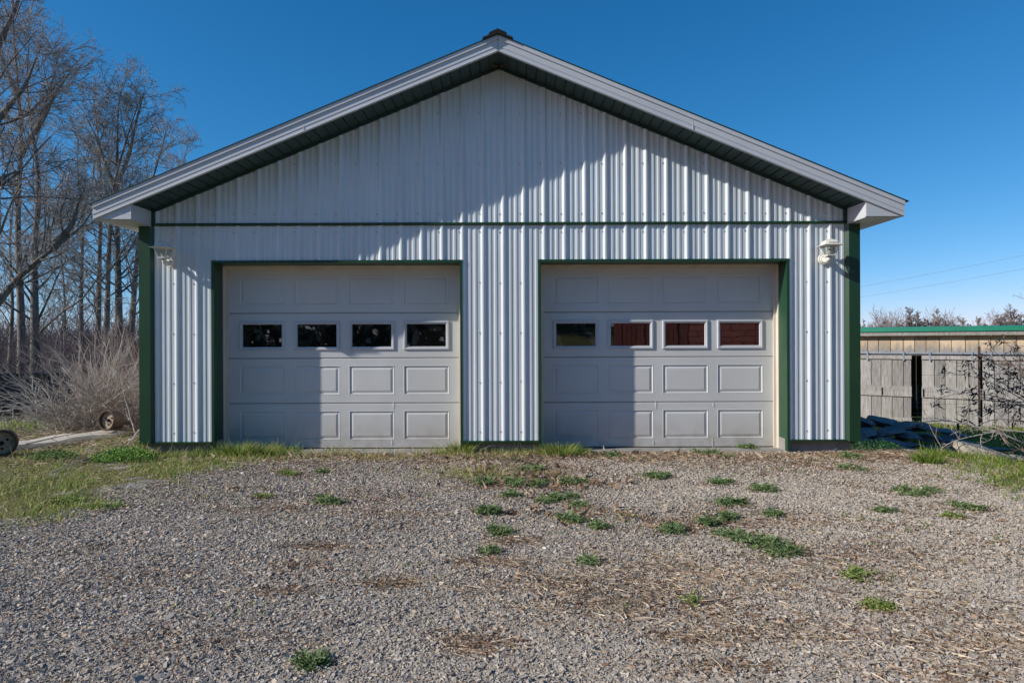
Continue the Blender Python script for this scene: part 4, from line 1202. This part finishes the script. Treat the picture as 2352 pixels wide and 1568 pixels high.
def make_thicket():
    sets = []
    n = 420
    u = rng.uniform(-60, 350, n); d = rng.uniform(15, 34, n)
    x = CX + (u - 1176) * d / CF; y = d - CD; z = terrain(x, y)
    L = 1.0 + 2.8 * rng.random(n) ** 2.2; tl = np.abs(rng.normal(.2, .2, n)); az = rng.random(n) * 6.283
    D = np.stack([np.cos(az) * np.sin(tl), np.sin(az) * np.sin(tl), np.cos(tl)], -1)
    P = np.empty((n, 7, 3)); P[:, 0] = np.stack([x, y, z], -1)
    for j in range(1, 7): D = unit(D + .12 * rng.standard_normal((n, 3)) + np.array([0, 0, -.02])); P[:, j] = P[:, j - 1] + D * (L / 6)[:, None]
    Rr = .010 * rng.uniform(.6, 1.5, (n, 1)) * np.linspace(1, .5, 7)[None]
    P2, R2 = grow(P, Rr, 7, .1, .98, (.3, .9), .42, 4, .05, .15, .7, .006, .6)
    P3, R3 = grow(P2, R2, 4, .1, .98, (.3, .9), .5, 3, .02, .18, .8, .005, .7)
    tube_mesh('thicket', [(P, Rr, 4), (P2, R2, 3), (P3, R3, 3)], M['thicket'])['kind'] = 'stuff'
    # far brush that closes the horizon
    n = 1500; u = rng.uniform(-120, 380, n); d = rng.uniform(36, 75, n); x = CX + (u - 1176) * d / CF; y = d - CD; z = terrain(x, y)
    L = 1.2 + 3.0 * rng.random(n) ** 1.8; D = unit(np.stack([.3 * rng.standard_normal(n), .3 * rng.standard_normal(n), np.ones(n)], -1)); P = np.empty((n, 4, 3)); P[:, 0] = np.stack([x, y, z], -1)
    for j in range(1, 4): D = unit(D + .15 * rng.standard_normal((n, 3))); P[:, j] = P[:, j - 1] + D * (L / 3)[:, None]
    Rr = np.full((n, 4), .022) * np.linspace(1, .6, 4)[None]
    P2, R2 = grow(P, Rr, 9, .1, .98, (.3, .9), .4, 3, .05, .15, .8, .013, .8)
    P3, R3 = grow(P2, R2, 3, .2, .98, (.3, .9), .5, 2, .05, .15, .8, .012, .8)
    tube_mesh('brush', [(P, Rr, 3), (P2, R2, 3), (P3, R3, 3)], M['thicket'])['kind'] = 'stuff'


make_thicket()


def far_woods():
    n = 420; u = rng.uniform(1900, 2480, n); d = rng.uniform(100, 125, n); x = CX + (u - 1176) * d / CF; y = d - CD; z = terrain(x, y)
    L = rng.uniform(2.8, 6.0, n) * (1 + .25 * np.sin(u * .05)); D = unit(np.stack([.12 * rng.standard_normal(n), .12 * rng.standard_normal(n), np.ones(n)], -1)); P = np.empty((n, 6, 3)); P[:, 0] = np.stack([x, y, z], -1)
    for j in range(1, 6): D = unit(D + .10 * rng.standard_normal((n, 3))); P[:, j] = P[:, j - 1] + D * (L / 5)[:, None]
    Rr = np.full((n, 6), .04) * np.linspace(1, .5, 6)[None]
    P2, R2 = grow(P, Rr, 12, .3, .98, (.4, .9), .30, 5, .05, .15, .6, .018, .6)
    P3, R3 = grow(P2, R2, 5, .2, .98, (.4, .9), .45, 3, .03, .15, .7, .013, .8)
    tube_mesh('far_woods', [(P, Rr, 4), (P2, R2, 3), (P3, R3, 3)], M['fartwig'])['kind'] = 'stuff'


far_woods()

# trees on the right horizon
for (u, top, wpx, lab, tm) in [
    (1988, 728, 26, 'tiny thin bare tree on the right horizon close to the green corner post', 'fartwig'),
    (2030, 733, 46, 'low forked bare tree on the right horizon, second from the garage', 'fartwig'),
    (2082, 711, 70, 'round topped bare tree on the horizon, left one of the tall pair above the shed', 'fartwig'),
    (2114, 714, 60, 'round topped bare tree on the horizon, right one of the tall pair above the shed', 'fartwig'),
    (2157, 713, 64, 'dense reddish bare tree on the horizon just right of the tall pair', 'redtwig'),
    (2208, 728, 70, 'wide low bare tree on the horizon above the right shed door', 'fartwig'),
    (2250, 730, 60, 'small reddish bare tree on the horizon between the wide low and twisted ones', 'redtwig'),
    (2290, 722, 56, 'twisted bare tree on the horizon left of the last tall one', 'fartwig'),
    (2326, 708, 80, 'tall bare tree on the right horizon next to the photo border', 'fartwig'),
    (2372, 722, 80, 'bare tree on the right horizon cut off by the photo border', 'redtwig')]:
    d = 95 + rng.uniform(-4, 4)
    b = W(u, 820, d); t = W(u + rng.uniform(-6, 6), top + 5, d); b[2] = terrain(b[0], b[1])
    H = t[2] - b[2]; k = wpx / 60
    mid = b * .55 + t * .45 + np.array([rng.normal(0, .15), 0, 0])
    ex = []
    for q in range(4):
        o = (q - 1.5) / 1.5 * wpx * d / CF * .42; e = b * .12 + t * .88 + np.array([o, rng.normal(0, .6), -abs(o) * .45]); m0 = b * (.62 - .08 * (q % 2)) + t * (.38 + .08 * (q % 2))
        ex.append([m0, m0 * .5 + e * .5 + np.array([o * .15, 0, -.1]), e])
    tree([[b, mid, t]] + ex, lab, r0=.17, r1=.03, cnt=(16, 8, 6, 4), lens=(.28 * k, .55, .5, .5), t0=.25, ang=(.5, 1.1), up=.05, trunk_m='fartwig', twig_m=tm, group='bare trees on the right horizon', rmin=.014)

# ------------------------------------------------------------------ things on the left
def fence_left():
    a = W(-60, 900, 13.0); b = W(175, 900, 14.2)
    z = float(terrain(a[0], a[1])) - .02; dv = np.array([b[0] - a[0], b[1] - a[1]]); Ln = np.linalg.norm(dv); an = math.atan2(dv[1], dv[0])
    root = empty('dark_fence', (a[0], a[1], z), 'dark weathered board fence behind the brush at the left border', 'fence'); root.rotation_euler = (0, 0, an)
    H = 1.2 - 72 * 13.4 / CF - z
    mdk = mat('dark_board', (.030, .032, .045), .7, (.06, .062, .08), 4, (6, 6, .6)); mlt = mat('pale_board', (.16, .17, .20), .7, (.09, .095, .12), 4, (6, 6, .6))
    mb = MB(); x = 0; i = 0
    while x < Ln - .02:
        wd = random.uniform(.17, .24); x2 = min(x + wd, Ln)
        mb.box(x, x2 - .008, -.012 + random.uniform(-.003, .003), .012, .03, H - .02, 0); x = x2; i += 1
    mb.build('board_panel', mdk, root)
    mb = MB(); mb.box(-.02, Ln + .02, -.05, .03, H - .022, H + .03); mb.build('top_rail', mdk, root)
    for (p, q, z0, z1) in ((.50, .58, .45, H - .06), (.72, .80, .40, H - .04)):
        mb = MB(); mb.box(p, q, -.03, -.014, z0, z1); mb.build('pale_panel', mlt, root)
    for p in (.05, .52, 1.2, Ln - .1):
        mb = MB(); mb.box(p, p + .07, -.075, -.032, 0, H + .02); mb.build('post', mdk, root)


fence_left()


def rusty_wheel(u, v, d, r, yaw, label, tilt=0.0, axle=True):
    p = W(u, v, d); root = empty('rusty_wheel', tuple(p), label, 'wheel'); root.rotation_euler = (tilt, 0, yaw)
    n = 28; mb = MB()
    # drum: outer shell, rolled rim, recessed face (axis along local Y, face towards -Y)
    prof_ = [(r, .12), (r * 1.0, -.02), (r * 1.03, -.03), (r * 1.03, -.045), (r * .95, -.05), (r * .86, -.046), (r * .84, -.012), (r * .84, .0)]
    i = 0
    for (q, y) in prof_:
        for k in range(n): a = 2 * math.pi * k / n; mb.v.append((q * math.cos(a), y, q * math.sin(a))); mb.t.append((1, 1, 1))
    for j in range(len(prof_) - 1):
        for k in range(n): l = (k + 1) % n; mb.f.append((j * n + k, j * n + l, (j + 1) * n + l, (j + 1) * n + k)); mb.m.append(0)
    mb.build('drum', M['rust'], root, smooth=False)
    mb = MB()
    mb.prism([(r * .845 * math.cos(2 * math.pi * k / n), r * .845 * math.sin(2 * math.pi * k / n)) for k in range(n)], 'y', -.004, .11)
    mb.build('face_plate', M['rustface'], root)
    mb = MB()
    mb.tube([(0, -.005, 0), (0, -.03, 0)], [r * .16, r * .14], 12); mb.tube([(0, -.03, 0), (0, -.034, 0)], [r * .08, r * .08], 10)
    for k in range(3): a = .6 + k * 2.09; mb.tube([(r * .42 * math.cos(a), -.004, r * .42 * math.sin(a)), (r * .42 * math.cos(a), -.012, r * .42 * math.sin(a))], [r * .10, r * .08], 8)
    mb.build('hub', M['black'], root)
    if axle: mb = MB(); mb.tube([(0, .10, 0), (.02, .30, -.03)], [.03, .028], 10); mb.build('axle', M['rust'], root)
    return root


x, y, z = G(262, 1004)
rusty_wheel(250, 965, y + CD, .130, -.28, 'round rusty wheel hub with a tan face at the end of the pale slab', -.1)
x, y, z = G(8, 1050)
rusty_wheel(3, 1017, y + CD, .14, .55, 'dark rusty wheel cut off by the left photo border', 0.0, False)
# pale slab lying in the grass
def slab():
    a = np.array(G(-30, 1040)); b = np.array(G(262, 1000)); dv = b - a; L = np.linalg.norm(dv[:2]); an = math.atan2(dv[1], dv[0])
    mb = MB(); n = 14; rows = []
    for i in range(n + 1):
        t = i / n; wv = .012 * math.sin(i * 1.7); h = .07 + .012 * math.sin(i * .9)
        rows.append([(t * L, -.17 + wv, .0), (t * L, -.165 + wv, h), (t * L, .0, h + .02), (t * L, .20 + .02 * math.sin(i * 1.1), h + .01), (t * L, .21, .0)])
    for A, B in zip(rows[:-1], rows[1:]):
        for k in range(5): l = (k + 1) % 5; mb.poly([A[k], B[k], B[l], A[l]])
    mb.poly(rows[0]); mb.poly(rows[-1][::-1])
    o = mb.build('stone_slab', M['paleplank'], None); o.location = (a[0], a[1], min(a[2], b[2]) - .01); o.rotation_euler = (0, 0, an)
    tag(o, 'long pale slab lying in the grass between the two rusty wheels', 'slab')
slab()


def branch(pts, r, label, m='paletwig', side=(6, 3), name='fallen_branch', cat='branch', lens=.45, group=None):
    P = resample(pts, 12)[None]; Rr = (r * np.linspace(1, .35, 12))[None]
    P2, R2 = grow(P, Rr, side[0], .2, .98, (.35, .9), lens, 7, .0, .2, .6, .003, .4)
    P3, R3 = grow(P2, R2, side[1], .2, .98, (.35, .9), .5, 5, .0, .2, .7, .0022, .5)
    for q in (P2, P3): q[..., 2] = np.maximum(q[..., 2], terrain(q[..., 0], q[..., 1]) + .008)
    org = P[0, 0].copy()
    ob = tube_mesh(name, [(P, Rr, 7), (P2, R2, 5), (P3, R3, 4)], M[m], None, org); ob.location = org
    tag(ob, label, cat, group); return ob


def gp(u, v, h=0):
    x, y, z = G(u, v); return np.array([x, y, z + h])


branch([gp(268, 1050, .01), gp(300, 1022, .05), gp(335, 990, .16)], .012, 'dead branch leaning on the ground in front of the rusty wheel hub', side=(5, 3))
branch([gp(60, 1040, .10), gp(150, 1020, .11), gp(235, 1005, .10)], .008, 'thin dead branch lying along the pale slab', 'tantwig', (6, 3))
branch([gp(190, 1062, .02), gp(255, 1046, .04), gp(322, 1018, .05)], .010, 'dead branch in the dark debris at the left garage corner', 'tantwig', (6, 4))
branch([gp(120, 1090, .02), gp(180, 1065, .03), gp(240, 1050, .03)], .007, 'thin twig lying across the grass below the pale slab', 'paletwig', (4, 2))

# ------------------------------------------------------------------ things on the right
def rock(loc, size, label, m, rot, seed, sub=3, group=None, name='slate_rock', flat=0):
    import bmesh
    bm = bmesh.new(); bmesh.ops.create_icosphere(bm, subdivisions=sub, radius=1)
    r2 = np.random.default_rng(seed); ks = r2.normal(0, 1, (6, 3)) * 1.8; ph = r2.random(6) * 6.28
    pl = [unit(r2.normal(0, 1, 3) * np.array([1, 1, 1.6])) for _ in range(9)]; pd = r2.uniform(.42, .80, 9)
    for v in bm.verts:
        c = np.array(v.co); c0 = c; c = c * (1 + .10 * sum(math.sin(float(k @ c) + p) for k, p in zip(ks, ph)) / 2)
        for q, dd in zip(pl, pd):           # cleave flat faces
            e = float(c @ q)
            if e > dd: c = c - q * (e - dd) * .97
        c = c * (1 + .055 * sum(math.sin(float(k @ c0) * 3.1 + p * 2) for k, p in zip(ks, ph)) / 2)
        v.co = c * np.array(size)
    me = bpy.data.meshes.new(name); bm.to_mesh(me); bm.free()
    o = link(name, me, m); o.location = loc; o.rotation_euler = rot
    tag(o, label, 'rock', group); return o


ROCKS = [  # u, v of the centre, depth, half sizes (x, y, z), yaw, tilt
    (1978, 968, 9.1, (.22, .25, .085), .2, .1, 'rounded rock at the top left of the slate pile beside the corner post'),
    (2028, 966, 9.2, (.30, .28, .085), -.1, .05, 'broad flat rock on top of the slate pile, nearest the shed door'),
    (2065, 978, 8.9, (.30, .22, .045), .3, -.25, 'tilted thin slab below the broad top rock'),
    (2098, 984, 9.0, (.26, .20, .04), .0, .12, 'small thin slab at the ridge of the pile'),
    (2128, 982, 8.9, (.30, .20, .055), -.2, .28, 'dark slab tipping right on the ridge of the pile'),
    (2165, 990, 9.0, (.28, .22, .05), .1, .10, 'thin dark slab at the right end of the ridge'),
    (2200, 1000, 9.1, (.26, .22, .05), -.1, .18, 'last dark slab at the right end of the upper row'),
    (1985, 992, 8.6, (.28, .22, .06), .2, .0, 'grey slab in the second row beside the corner post'),
    (2040, 994, 8.6, (.34, .24, .07), -.2, -.1, 'thick slab in the middle of the second row'),
    (2090, 1000, 8.6, (.32, .24, .07), .3, .05, 'rough slab in the middle of the pile with a pale edge'),
    (2135, 1004, 8.6, (.30, .22, .06), .1, .12, 'flat slab in the second row under the tipping slab'),
    (2180, 1012, 8.7, (.34, .24, .05), -.1, .12, 'smooth dark slab under the dead branches'),
    (1980, 1014, 8.3, (.30, .20, .06), -.1, .05, 'lowest rock at the left of the pile beside the concrete foot'),
    (2035, 1016, 8.3, (.34, .22, .07), .1, .08, 'low sloping rock at the front of the pile near the green patch'),
    (2095, 1024, 8.3, (.40, .26, .07), .0, .14, 'large smooth slab sloping to the front of the pile'),
    (2160, 1034, 8.3, (.40, .26, .06), -.1, .12, 'large flat slab at the front right of the pile'),
    (2228, 1024, 8.7, (.36, .26, .06), .2, .10, 'flat dark rock behind the pale boulder'),
    (2285, 1032, 8.9, (.34, .24, .07), .0, .08, 'dark rock at the right end behind the pale boulder'),
    (2336, 1048, 8.6, (.30, .22, .06), .3, .0, 'dark rock under the brush at the right border'),
]
for i, (u, v, d, s, yw, tl, lab) in enumerate(ROCKS):
    p = W(u, v, d); rock(tuple(p), (s[0] * .70, s[1] * .8, s[2] * 1.0), lab, M['slate'], (rng.normal(0, .1), tl, yw), 100 + i, 4, 'slate pile beside the garage')
for i in range(22):
    u = rng.uniform(1975, 2300); v = 975 + (u - 1975) * .16 + rng.uniform(-4, 52); d = 8.9 - (v - 975) / 75 * .6
    p = W(u, v, d); q = rng.uniform(.06, .13); rock((p[0], p[1], p[2] - .01), (q * 1.5, q * 1.1, q * .5), 'small dark stone wedged between the big slabs of the slate pile', M['slate'], (rng.normal(0, .2), rng.normal(0, .2), rng.random() * 6), 300 + i, 3, 'small stones of the slate pile', 'slate_stone')
# the heap of small stuff the slabs lie on
def heap():
    n = 34; m = 14; V = []; T = []
    for j in range(m):
        for i in range(n):
            u = i / (n - 1); x = 4.08 + u * 3.3; yv = -.05 + 2.4 * j / (m - 1)
            h = .13 * (1 - u) ** 1.2 * math.exp(-((yv - 1.6) / .55) ** 2) + .03 * math.exp(-((yv - 1.0) / .7) ** 2) + .02 * float(wob(x, yv, 5.0)) - .05
            V.append((x, yv, float(terrain(x, yv)) + h)); T.append((0, 0, 0))
    idx = np.arange(n * m).reshape(m, n); F = np.stack([idx[:-1, :-1], idx[:-1, 1:], idx[1:, 1:], idx[1:, :-1]], -1).reshape(-1, 4)
    npmesh('earth_mound', np.array(V), F, mat('dark_earth', (.06, .055, .05), .95, (.12, .105, .09), 14, bump=.8, bscale=40, bdist=.02), smooth=True)['kind'] = 'structure'
heap()
p = W(2255, 1058, 7.9); rock((p[0], p[1], p[2] + .075), (.36, .26, .155), 'big pale tan boulder with a cracked face at the edge of the right lawn', M['boulder'], (.1, .22, -.2), 44, 4, None, 'boulder')
p = W(2335, 1062, 8.0); rock((p[0], p[1], p[2] + .05), (.16, .14, .07), 'small pale rock right of the big tan boulder', M['boulder'], (.1, .1, .5), 47, 3, None, 'pale_rock')

# dead branches over the rocks
branch([W(2420, 1055, 7.9), W(2330, 1005, 7.9), W(2260, 985, 7.9), W(2170, 960, 7.9), W(2100, 972, 7.9)], .013, 'long pale dead branch reaching left over the slate pile', 'paletwig', (9, 4), lens=.28, group='dead branches on the right')
branch([W(2400, 1000, 7.8), W(2310, 985, 7.8), W(2240, 1000, 7.8), W(2170, 1015, 7.8), W(2150, 1040, 7.8)], .010, 'forked dead branch curving down onto the slabs', 'paletwig', (8, 4), lens=.30, group='dead branches on the right')
branch([W(2420, 975, 8.1), W(2340, 965, 8.1), W(2280, 960, 8.1), W(2230, 985, 8.1)], .009, 'thin tan dead branch above the pale boulder', 'tantwig', (8, 4), lens=.32, group='dead branches on the right')
branch([W(2410, 1075, 7.7), W(2340, 1030, 7.7), W(2300, 1010, 7.7), W(2290, 980, 7.8)], .011, 'brown brush branch rising at the right border', 'tantwig', (9, 4), lens=.38, group='dead branches on the right')
branch([gp(2175, 1050, .0), W(2140, 990, 7.75), W(2120, 940, 7.8)], .006, 'single upright tan stalk in front of the slabs', 'tantwig', (3, 2), lens=.3, group='dead branches on the right')
branch([gp(1905, 1040, .01), gp(1940, 1032, .05), gp(1958, 1018, .08)], .006, 'dry forked stalk in front of the right concrete foot', 'paletwig', (5, 3), lens=.5, group='dead branches on the right')
branch([gp(1945, 1046, .01), gp(1975, 1036, .05), gp(2000, 1030, .06)], .005, 'dry curled stalk at the foot of the right corner post', 'tantwig', (5, 3), lens=.5, group='dead branches on the right')


def leafy_bush():
    root_u = 2430; d = 10.2; p = W(root_u, 985, d); base = np.array([p[0], p[1], float(terrain(p[0], p[1]))])
    root = empty('withered_bush', tuple(base), 'withered bush with dark curled leaves hanging before the shed at the right border', 'bush')
    ends = [(2165, 912, 10.0), (2190, 860, 10.1), (2230, 815, 10.2), (2262, 800, 10.2), (2205, 940, 9.9), (2300, 830, 10.4), (2340, 800, 10.4), (2290, 880, 10.0), (2250, 900, 9.8), (2330, 890, 10.2), (2345, 850, 9.8), (2352, 660, 10.2), (2180, 830, 10.3), (2240, 955, 9.7), (2310, 790, 10.0)]
    Ps = []
    for (u, v, dd) in ends:
        e = W(u, v, dd); m_ = base * .5 + e * .5 + np.array([0, 0, .28 + .15 * rng.random()]); Ps.append(resample([base, base * .75 + m_ * .25 + np.array([0, 0, .2]), m_, e * .8 + m_ * .2 + np.array([0, 0, .08]), e], 12))
    P = np.stack(Ps); Rr = np.tile(.009 * np.linspace(1, .35, 12), (len(Ps), 1))
    P2, R2 = grow(P, Rr, 7, .35, .99, (.4, 1.1), .20, 7, -.03, .22, .6, .0035, .5)
    P3, R3 = grow(P2, R2, 3, .3, 1, (.4, 1.1), .5, 5, -.03, .25, .7, .003, .6)
    tube_mesh('stems', [(P, Rr, 6), (P2, R2, 4), (P3, R3, 3)], mat('dark_twig', (.24, .155, .125), .8, (.38, .27, .22), 6), root, base)
    # curled leaves in clusters
    tips = P2[:, -1][rng.random(len(P2)) < .62]; n = 13
    b = np.repeat(tips, n, 0) + rng.normal(0, .035, (len(tips) * n, 3)) - base; N = len(b)
    dv = unit(rng.standard_normal((N, 3)) + np.array([0, 0, -.5])); bend = .7 * rng.standard_normal((N, 3))
    V, F, k = strips(b, dv, .035 + .04 * rng.random(N), .014 + .014 * rng.random(N), bend, 4)
    c = np.array([(.055, .042, .036), (.085, .06, .05), (.035, .03, .028), (.14, .095, .07)])[rng.integers(0, 4, N)]
    lf = npmesh('leaves', V, F, M['leaf'], parent=root, tint=np.repeat(c, k, 0))


leafy_bush()


def wire_fence():
    p0 = W(2249, 970, 13.6); z = float(terrain(p0[0], p0[1])); root = empty('wire_fence', (p0[0], p0[1], z), 'thin rusty fence post with wires before the right shed door', 'fence')
    mb = MB(); h = CH - (800 - 784) * 13.6 / CF - z
    mb.box(-.022, .022, -.006, .006, -.1, h); mb.box(-.005, .005, -.028, -.006, -.1, h); mb.build('post', M['rust'], root)
    for k, zz in enumerate((.62, 1.22)):
        mb = MB(); mb.tube([(-1.0, .25, zz - .03), (-.5, .12, zz - .015), (0, -.03, zz), (1.0, -.3, zz - .02), (2.4, -.7, zz)], .0022, 5); mb.build('wire', M['rust'], root)
    mb = MB(); mb.box(-.42, -.37, .05, .06, -.05, .22); mb.build('stake', M['rust'], root)


wire_fence()

# the shed
def shed():
    L0 = np.array([9.65, 11.03]); R0 = np.array([12.49, 8.73]); dv = (R0 - L0) / np.linalg.norm(R0 - L0); an = math.atan2(dv[1], dv[0])
    root = empty('shed', (L0[0], L0[1], -1.0), 'grey weathered board shed with sliding doors and a green metal roof edge', 'shed'); root.rotation_euler = (0, 0, an)
    # local frame: x along the front, y into the shed, z from ground -1.0
    zg = 1.0
    def rndt(a=.72, b=1.12): t = random.uniform(a, b); return (t, t * random.uniform(.97, 1.0), t * random.uniform(.94, 1.0))
    def boards(mb, x0, x1, z0, z1, y0, y1, wlo, whi, gap=.015, tone=(.72, 1.12)):
        x = x0
        while x < x1 - .01:
            x2 = min(x + random.uniform(wlo, whi), x1)
            if x1 - x2 < .07: x2 = x1
            mb.tint = rndt(*tone); j = random.uniform(-.003, .003); mb.box(x, x2 - gap, y0 + j, y1, z0, z1); x = x2
    xa, xb = -5.0, 7.0; g0, g1 = 1.30, 1.535          # opening between the doors
    mb = MB(); boards(mb, xa, xb, zg + .80, zg + 1.34, .0, .022, .24, .30); mb.build('upper_wall', M['tanwood'], root)
    mb = MB(); boards(mb, xa, -.02, 0.0, zg + .798, .004, .026, .22, .28); mb.build('wall', M['greywood'], root)
    mb = MB(); boards(mb, 4.15, xb, 0.0, zg + .798, .004, .026, .22, .28); mb.build('wall', M['greywood'], root)
    mb = MB(); boards(mb, xa - .02, xb + .02, zg + 1.312, zg + 1.418, -.19, -.165, 2.6, 3.4, .003); mb.build('fascia_board', M['greywood'], root)
    mb = MB(); mb.box(xa - .02, xb + .02, -.163, .0, zg + 1.345, zg + 1.36); mb.build('soffit', M['tanwood'], root)
    mb = MB()
    mb.prism([(-.215, zg + 1.412), (-.222, zg + 1.42), (-.205, zg + 1.455), (-.195, zg + 1.535), (-.05, zg + 1.548), (4.2, zg + 1.50), (4.2, zg + 1.42), (-.16, zg + 1.42)], 'x', xa - .05, xb + .05)
    mb.build('roof', M['roofgreen'], root)
    mb = MB(); mb.prism([(-.075, zg + .835), (-.075, zg + .885), (-.02, zg + .885), (-.02, zg + .879), (-.069, zg + .879), (-.069, zg + .841), (-.05, zg + .841), (-.05, zg + .835)], 'x', xa + 2, xb)
    for k in range(-4, 12): mb.box(k * .55 + .1, k * .55 + .145, -.08, .0, zg + .872, zg + .905)
    mb.build('door_track', M['galv'], root)
    mb = MB(); boards(mb, xa, xb, zg + .795, zg + .83, -.02, -.003, 3, 4, .003); mb.build('track_board', M['greywood'], root)
    def sdoor(x0, x1, hinge):
        zt, zb = zg + .795, .05
        mb = MB(); boards(mb, x0, x1, zb, zt - .005, -.055, -.035, .22, .29); d = mb.build('sliding_door', M['greywood'], root)
        def rail(z0, z1):
            mb = MB(); mb.tint = rndt(.9, 1.12); mb.box(x0 - .004, x1 + .004, -.094, -.0565, z0, z1); mb.build('rail', M['greywood'], d)
        rail(zt - .10, zt - .002); rail(zb + .66, zb + .80); rail(zb + .802, zb + .93); rail(zb - .01, zb + .10)
        mb = MB(); mb.box(*((x0 + .52, x0 + .55) if hinge else (x0 + .02, x0 + .05)), -.108, -.095, zb + .68, zb + .88); mb.build('handle', M['black'], d)
        for xx in (x0 + .18, x1 - .18):
            mb = MB(); mb.box(xx - .02, xx + .02, -.102, -.095, zt - .14, zt + .10); mb.tube([(xx, -.108, zt + .055), (xx, -.092, zt + .055)], [.028, .028], 10); mb.build('hanger', M['galv'], d)
    sdoor(.08, g0, True); sdoor(g1, 2.80, False); sdoor(2.83, 4.12, False)
    # inside: back and side boards, a gate of wire, floor
    mb = MB(); boards(mb, xa, xb, 0, zg + 1.3, 4.0, 4.02, .2, .26, .012); mb.build('back_wall', M['greywood'], root)
    for xx in (xa, xb - .02):
        mb = MB(); mb.box(xx, xx + .02, .03, 4.0, 0, zg + 1.34); mb.build('side_wall', M['greywood'], root)
    mb = MB()
    for k in range(7): mb.tube([(.9, .5, .08 + k * .15), (2.0, .5, .08 + k * .15)], .008, 5)
    for k in range(6): mb.tube([(.95 + k * .2, .5, .02), (.95 + k * .2, .5, 1.0)], .008, 5)
    mb.build('inner_gate', M['galv'], root)


shed()

# two overhead wires
for (a, b, lab) in (((1900, 670), (2480, 557), 'upper of the two thin power lines in the sky right of the garage'), ((1900, 692), (2480, 591), 'lower of the two thin power lines in the sky right of the garage')):
    p = W(*a, 40.0); q = W(*b, 30.0); mb = MB()
    ext = (q - p); p2 = p - ext * .8; q2 = q + ext * .8
    mb.tube([p2 + (q2 - p2) * t + np.array([0, 0, -.5 * (1 - (2 * t - 1) ** 2) + .38]) for t in np.linspace(0, 1, 17)], .0065, 5)
    tag(mb.build('power_line', M['galv'], None), lab, 'power line', 'power lines')

# ------------------------------------------------------------------ what the door windows mirror: red barn and woods behind the camera
def red_barn():
    a = np.array([3.7, -15.5]); b = np.array([12.5, -9.2]); dv = b - a; L = np.linalg.norm(dv); an = math.atan2(dv[1], dv[0])
    root = empty('red_barn', (a[0], a[1], 0), 'red shingled barn mirrored in the windows of right door', 'barn'); root.rotation_euler = (0, 0, an)
    mb = MB(); mb.box(2.6, L, -.15, 0, -.1, 2.9); mb.build('wall', M['redbarn'], root)
    mb = MB(); x = 0
    while x < 2.58: mb.tint = (random.uniform(.6, 1.1),) * 3; mb.box(x, x + .15, -.16, random.uniform(-.02, .02), -.1, 2.9); x += .17
    mb.build('board_wall', mat('red_board', (.46, .10, .075), .8, (.16, .05, .04), 6, (8, 8, .8)), root)
    mb = MB(); mb.box(0, L, -5, -.17, -.1, 2.8); mb.build('body', M['dark'], root)
    mb = MB(); mb.prism([(.4, 2.75), (-2.6, 4.1), (-5.4, 2.75), (-5.4, 2.85), (-2.6, 4.22), (.4, 2.87)], 'x', -.3, L + .3); mb.build('roof', M['dark'], root)


red_barn()


def woods():
    n = 17000
    x = rng.uniform(-34, 5.5, n); y = rng.uniform(-36, -26, n); z = rng.random(n) ** 1.1 * 9
    b = np.stack([x, y, z], -1); dv = unit(rng.standard_normal((n, 3)))
    V, F, k = strips(b, dv, rng.uniform(.4, 1.2, n), rng.uniform(.12, .40, n), np.zeros((n, 3)), 2)
    c = np.array([(.06, .05, .03), (.36, .27, .17), (.9, .72, .52)])[rng.choice(3, n, p=[.50, .32, .18])]
    parts = [(V, F, np.repeat(c, k, 0))]
    joined('woods', parts, M['leaf'])


woods()
print('objects', len(bpy.data.objects))
